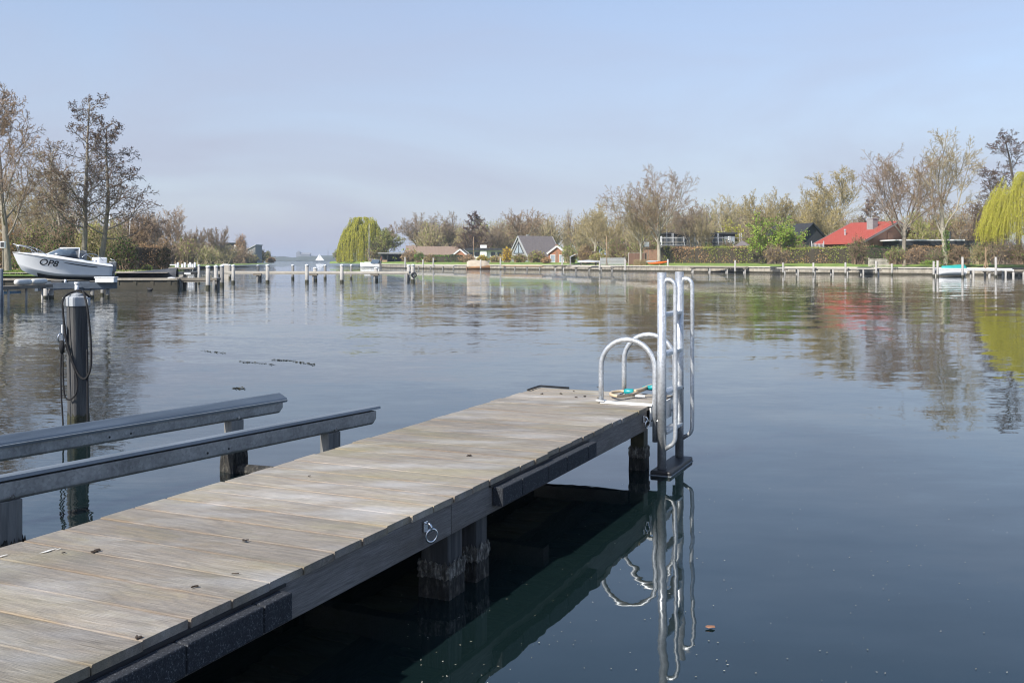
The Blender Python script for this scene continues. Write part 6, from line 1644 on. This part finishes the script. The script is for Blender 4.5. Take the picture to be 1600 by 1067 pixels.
tag(link('reed_clump', np_mesh('reed_clump', v, f), pmat('straw_reeds', [(.34, .25, .13), (.46, .36, .20)], island=True), loc=(X(1000, 151.2), 151.2, .85)), 'straw coloured reed clump in front of the plank screen', 'reeds')
def picket(label, p0, p1, h_, mat, base, gap=.16):
    A, B = Vector((X(*p0), p0[1], base)), Vector((X(*p1), p1[1], base)); d = B - A; n_ = int(d.length / gap)
    t = thing('picket_fence', label, 'fence', A, math.atan2(d.y, d.x)); L = d.length
    for z in (.25, .75):
        m = MB(); m.box((L / 2, .03, h_ * z), (L, .03, .07)); m.build('rail', mat, t)
    sh = None
    for k in range(n_ + 1):
        if sh is None:
            m = MB(); m.box((0, 0, h_ / 2), (.075, .025, h_)); sh = m.build('picket', mat, t)
        else:
            c = sh.copy(); COL.objects.link(c); c.parent = t; c.location = (k * L / n_, 0, random.uniform(-.03, .03))
    for x in (0, L):
        m = MB(); m.box((x, .06, h_ * .55), (.12, .09, h_ * 1.1)); m.build('post', mat, t)
picket('grey picket fence across the boat yard', (938, 163), (976, 156), 1.15, 'roof_zinc', .92)
picket('pale low picket fence at the foot of the dark green hedge', (1357, 121), (1394, 118), .95, 'jetty_pale', .92)
picket('weathered slat fence left of the red roofed house', (1268, 134), (1287, 133.4), 3.0, 'roof_zinc', .95)
t = thing('notice_board', 'square white board on legs left of the brick wall', 'board', (X(1010.5, 152), 152, .95))
m = MB(); m.box((0, 0, 3.15), (.75, .05, .75)); m.build('panel', 'trim', t)
for x in (-.28, .28):
    m = MB(); m.box((x, .05, 1.5), (.06, .06, 3.0)); m.build('leg', 'jetty', t)
t = thing('flagpole', 'thin pole with a white and yellow pennant beside the biggest bare tree', 'flagpole', (X(1042, 155), 155, .95))
m = MB(); m.tube([(0, 0, 0), (0, 0, Zz(331, 155) - .95)], [.05, .03], 8); m.build('pole', 'cap_white', t, True)
m = MB(); zt = Zz(333, 155) - .95; m.add([(0, 0, zt), (.12, .05, zt - .1), (.10, -.05, zt - 1.2), (-.03, .02, zt - 1.15), (-.22, .06, zt - .7)], [(0, 1, 2, 3, 4)]); o = m.build('pennant', 'flag', t); o.modifiers.new('t', 'SOLIDIFY').thickness = .02
for px, Y, tp, bz, lb in ((171, 90, 327, GL, 'thin white pole above the shrubs, the left one of two'), (201.5, 92, 343, GL, 'thin slanting white pole above the shrubs, the right one of two')):
    t = thing('white_pole', lb, 'pole', (X(px, Y), Y, bz), 0, 'white poles behind the left hedge'); Hh = Zz(tp, Y) - bz
    m = MB(); m.tube([(-.12 if px > 190 else 0, 0, 0), (.0 if px < 190 else .12, 0, Hh)], [.06, .045], 8); m.build('shaft', 'cap_white', t, True)
    m = MB(); m.tube([(.0 if px < 190 else .12, 0, Hh), (.0 if px < 190 else .125, 0, Hh + .08)], [.07, .03], 8); m.build('top', 'cap_white', t, True)
t = thing('nest_box', 'white framed box with dark opening fixed to the large left tree', 'box', (X(4, 63.5), 63.5, .9))
m = MB(); m.box((0, 0, 1.75), (.34, .22, .42)); m.build('case', 'trim', t, bevel=.01); m = MB(); m.box((.03, -.115, 1.75), (.22, .02, .30)); m.build('opening', 'wall_dark', t)
m = MB(); m.box((0, .05, .75), (.07, .07, 1.6)); m.build('leg', 'jetty', t)
# teal covered boat with white deck edge
t = thing('covered_skiff', 'white skiff under a teal cover at the right quay', 'boat', (X(1487, 104), 104, .02), RAD(184))
loft_boat(t, 2.9, 1.1, .0, .72, 'gel', sheer=.12)
m = MB(); N_ = 10
for i in range(N_ + 1):
    u = i / N_; x = -1.4 + 2.5 * u; w_ = .56 * (1 - max(0, (u - .5) / .5) ** 2.4) * .98 + .02
    for y, z in ((-w_, .74 + .08 * u), (-w_ * .5, 1.02 + .1 * math.sin(3 * u)), (0, 1.12 + .08 * math.sin(4 * u + 1)), (w_ * .5, 1.02), (w_, .74 + .08 * u)): m.v.append((x, y, z))
for i in range(N_):
    for j in range(4): m.f.append((i * 5 + j, (i + 1) * 5 + j, (i + 1) * 5 + j + 1, i * 5 + j + 1))
m.f += [(0, 1, 2, 3, 4), (54, 53, 52, 51, 50)]
m.build('cover', 'teal_cover', t, True)
# jetties along the right quay
stage('landing_stage', 'grey landing with dark brackets along the middle of the right quay', (X(1216, 120.5), 120.5, 0), (X(1374, 112.5), 112.5, 0), .9, .72, .12, 'jetty_pale', (.06, .2, .37, .55, .69, .84, .98), .10, 'pile_pale', braces=(.06, .37, .69, .98))
stage('landing_stage', 'low dark landing below the brown beech hedge', (X(1078, 137.5), 137.5, 0), (X(1168, 131), 131, 0), .9, .74, .14, 'jetty', (.05, .35, .65, .95), .10, 'pile_pale', braces=(.05, .65, .95))
stage('landing_stage', 'white edged landing at the right end of the quay', (X(1458, 101), 101, 0), (X(1582, 97.5), 97.5, 0), .7, .80, .12, 'cap_white', (.05, .5, .9), .10, 'pile_pale')
stage('landing_stage', 'dark grey landing at the right picture edge', (X(1532, 103), 103, 0), (X(1640, 100), 100, 0), 1.1, .62, .22, 'jetty', (.1, .45, .6), .12, 'pile_pale', braces=(.1,))
stage('landing_stage', 'small grey landing with posts before the boat yard', (X(866, 169), 169, 0), (X(882, 166), 166, 0), .9, .78, .14, 'jetty', (.1, .9), .10, 'pile_pale', braces=(.1, .9))
stage('landing_stage', 'boat yard landing carrying the upturned boat', (X(897, 156), 156, 0), (X(958, 148.5), 148.5, 0), 1.0, .72, .16, 'jetty_pale', (.05, .4, .7, .97), .12, 'pile', braces=(.05, .4, .97))
stage('landing_stage', 'brown landing in front of the steep grey house', (X(786, 178.5), 178.5, 0), (X(850, 171.5), 171.5, 0), .9, .68, .16, 'reed', (.05, .3, .6, .9), .12, 'pile')
stage('landing_stage', 'pale landing below the long green hedge', (X(648, 196), 196, 0), (X(712, 186), 186, 0), .9, .66, .16, 'jetty_pale', (.1, .4, .7, .95), .12, 'pile')
gq = 'mooring posts along the right quay'
for px, Y, top, lb in ((1148.7, 129.5, 1.75, 'thin white post below the brown beech hedge'), (1223.7, 118.5, 1.45, 'pale post at the left end of the long grey landing'), (1271, 116.5, 1.45, 'pale post on the long grey landing, second from its left end'),
                       (1321, 113.8, 1.50, 'pale post on the long grey landing, third from its left end'), (1369, 111.8, 1.65, 'pale thick post at the right end of the long grey landing'), (1393.5, 113, 1.35, 'short pale post beside the low picket fence'),
                       (1459, 100, 1.65, 'pale post left of the teal cover, outer one of a pair'), (1465, 99.2, 1.70, 'pale post left of the teal cover, inner one of a pair'), (1504, 96.5, 2.05, 'tall pale post right of the teal cover'), (1556, 96.5, 2.05, 'tall pale post near the right picture edge'),
                       (977, 144.5, 1.9, 'grey post at the right end of the boat yard fence'), (937, 147.5, 1.7, 'grey post beside the upturned boat'), (677, 190, 2.2, 'white post before the long green hedge'), (782, 177, 2.2, 'tall brown grey post right of the covered boat'),
                       (661, 193, 1.9, 'short white post left of the long green hedge'), (751, 178, 1.9, 'thin post beside the covered boat'), (633, 200, 2.4, 'white post right of the carport'), (878.5, 167, 2.3, 'thin post before the brick shed'), (1043.5, 144.5, 1.9, 'slim pole at the hedge behind the orange kayak')):
    pile_thing(px, Y, top, .11 if Y < 130 else .13, lb, gq, cap=False, mat='pile_pale')
t = thing('bare_mast', 'tall thin bare mast standing in the boat yard', 'mast', (X(948, 150), 150, .9))
m = MB(); m.tube([(0, 0, 0), (0, 0, Zz(369, 150) - .9)], [.07, .05], 8); m.build('spar', 'reed', t, True); m = MB(); m.box((0, 0, .2), (.3, .3, .4)); m.build('foot', 'jetty', t)
t = thing('life_buoy_stand', 'small tan signpost stand before the right hedge', 'stand', (X(1540, 103.5), 103.5, .85))
m = MB(); m.box((0, 0, 1.0), (.10, .10, 2.3)); m.build('post', 'reed', t); m = MB(); m.span((.25, 0, .1), (.05, 0, .85), .08, .06); m.span((-.2, 0, .1), (-.02, 0, .7), .08, .06); m.build('strut', 'reed', t)
t = thing('street_lamp', 'thin curved grey street lamp above the flat roofed house', 'street lamp', (X(1500, 140), 140, 1.0))
m = MB(); m.tube([(0, 0, 0), (0, 0, 4.3), (.3, 0, 4.75), (.9, 0, 4.95)], [.07, .05, .045, .04], 8); m.build('pole', 'lamp', t, True); m = MB(); m.box((1.1, 0, 4.97), (.6, .2, .10)); m.build('lamp_head', 'lamp', t, bevel=.02)

# ------------------------------------------------------------------ things floating on the water
def flat_bits(name, C, size, mat, seed, label, cat):
    g = np.random.default_rng(seed); n = len(C); a = g.uniform(0, 6.28, n); s_ = size * g.uniform(.5, 1.4, n)
    ux = np.stack([np.cos(a), np.sin(a), np.zeros(n)], 1) * s_[:, None]; uy = np.stack([-np.sin(a), np.cos(a), np.zeros(n)], 1) * s_[:, None] * .5
    V = np.stack([C - ux, C - uy, C + ux, C + uy], 1).reshape(-1, 3)
    return tag(link(name, np_mesh(name, V, np.arange(4 * n).reshape(n, 4)), mat), label, cat, kind='stuff')
g5 = np.random.default_rng(12); n = 330
Yp = 1.6 / g5.uniform(.18, .46, n); C = np.stack([g5.uniform(-.12, .5, n) * Yp, Yp, np.full(n, .004)], 1)
flat_bits('floating_specks', C, .0045, 'speck', 1, 'pale specks drifting on the dark water right of the jetty', 'specks')
for i, (a, b_, y0, y1, lb) in enumerate(((313, 352, 548, 552, 'dark strand of weed floating beyond the boat rest rails, leftmost'), (375, 430, 565, 570, 'thin weed strand floating left of the weed patch'), (424, 462, 562, 564, 'dark weed strand in the middle of the open water'), (461, 492, 565, 570, 'short weed strand at the right of the floating weeds'), (363, 383, 606.5, 607.5, 'small dark weed patch just above the boat rest rail'))):
    n = 46; u = g5.random(n); px = a + (b_ - a) * u; py = y0 + (y1 - y0) * u + g5.normal(size=n) * .5
    Yp = FOC * CAM_H / (py - HOR); C = np.stack([(px - 800) / FOC * Yp, Yp, np.full(n, .006)], 1)
    gq_ = np.random.default_rng(50 + i); V, F = quads_np(C, .05, gq_, flat=.9)
    V[:, 2] = np.abs(V[:, 2])
    tag(link('weed_strand', np_mesh('weed_strand', V, F), 'weed'), lb, 'weed')
Yp = FOC * CAM_H / (981.5 - HOR); m = MB(); m.add([(.022 * math.cos(k * .7) * (1 + .2 * (k % 2)), .016 * math.sin(k * .7), .004 + .003 * (k % 2)) for k in range(9)], [tuple(range(9))])
tag(m.build('floating_leaf', pmat('brown_leaf', [(.22, .10, .05), (.32, .16, .09)], scale=30), loc=(X(1110, Yp), Yp, .003)), 'single brown leaf floating right of the ladder reflection', 'leaf')

# ------------------------------------------------------------------ air
mh, nh, lh, ph = _nodes('haze_air')
nh.remove(ph); pv = nh.new('ShaderNodeVolumePrincipled')
pv.inputs['Color'].default_value = (.74, .86, 1.0, 1); pv.inputs['Density'].default_value = .00032; pv.inputs['Anisotropy'].default_value = .2
lh.new(pv.outputs['Volume'], nh['Material Output'].inputs['Volume'])
m = MB(); m.box((0, 1150, 12), (6200, 3200, 26)); tag(m.build('haze', mh), 'thin blue spring haze over the lake', 'haze', kind='stuff')
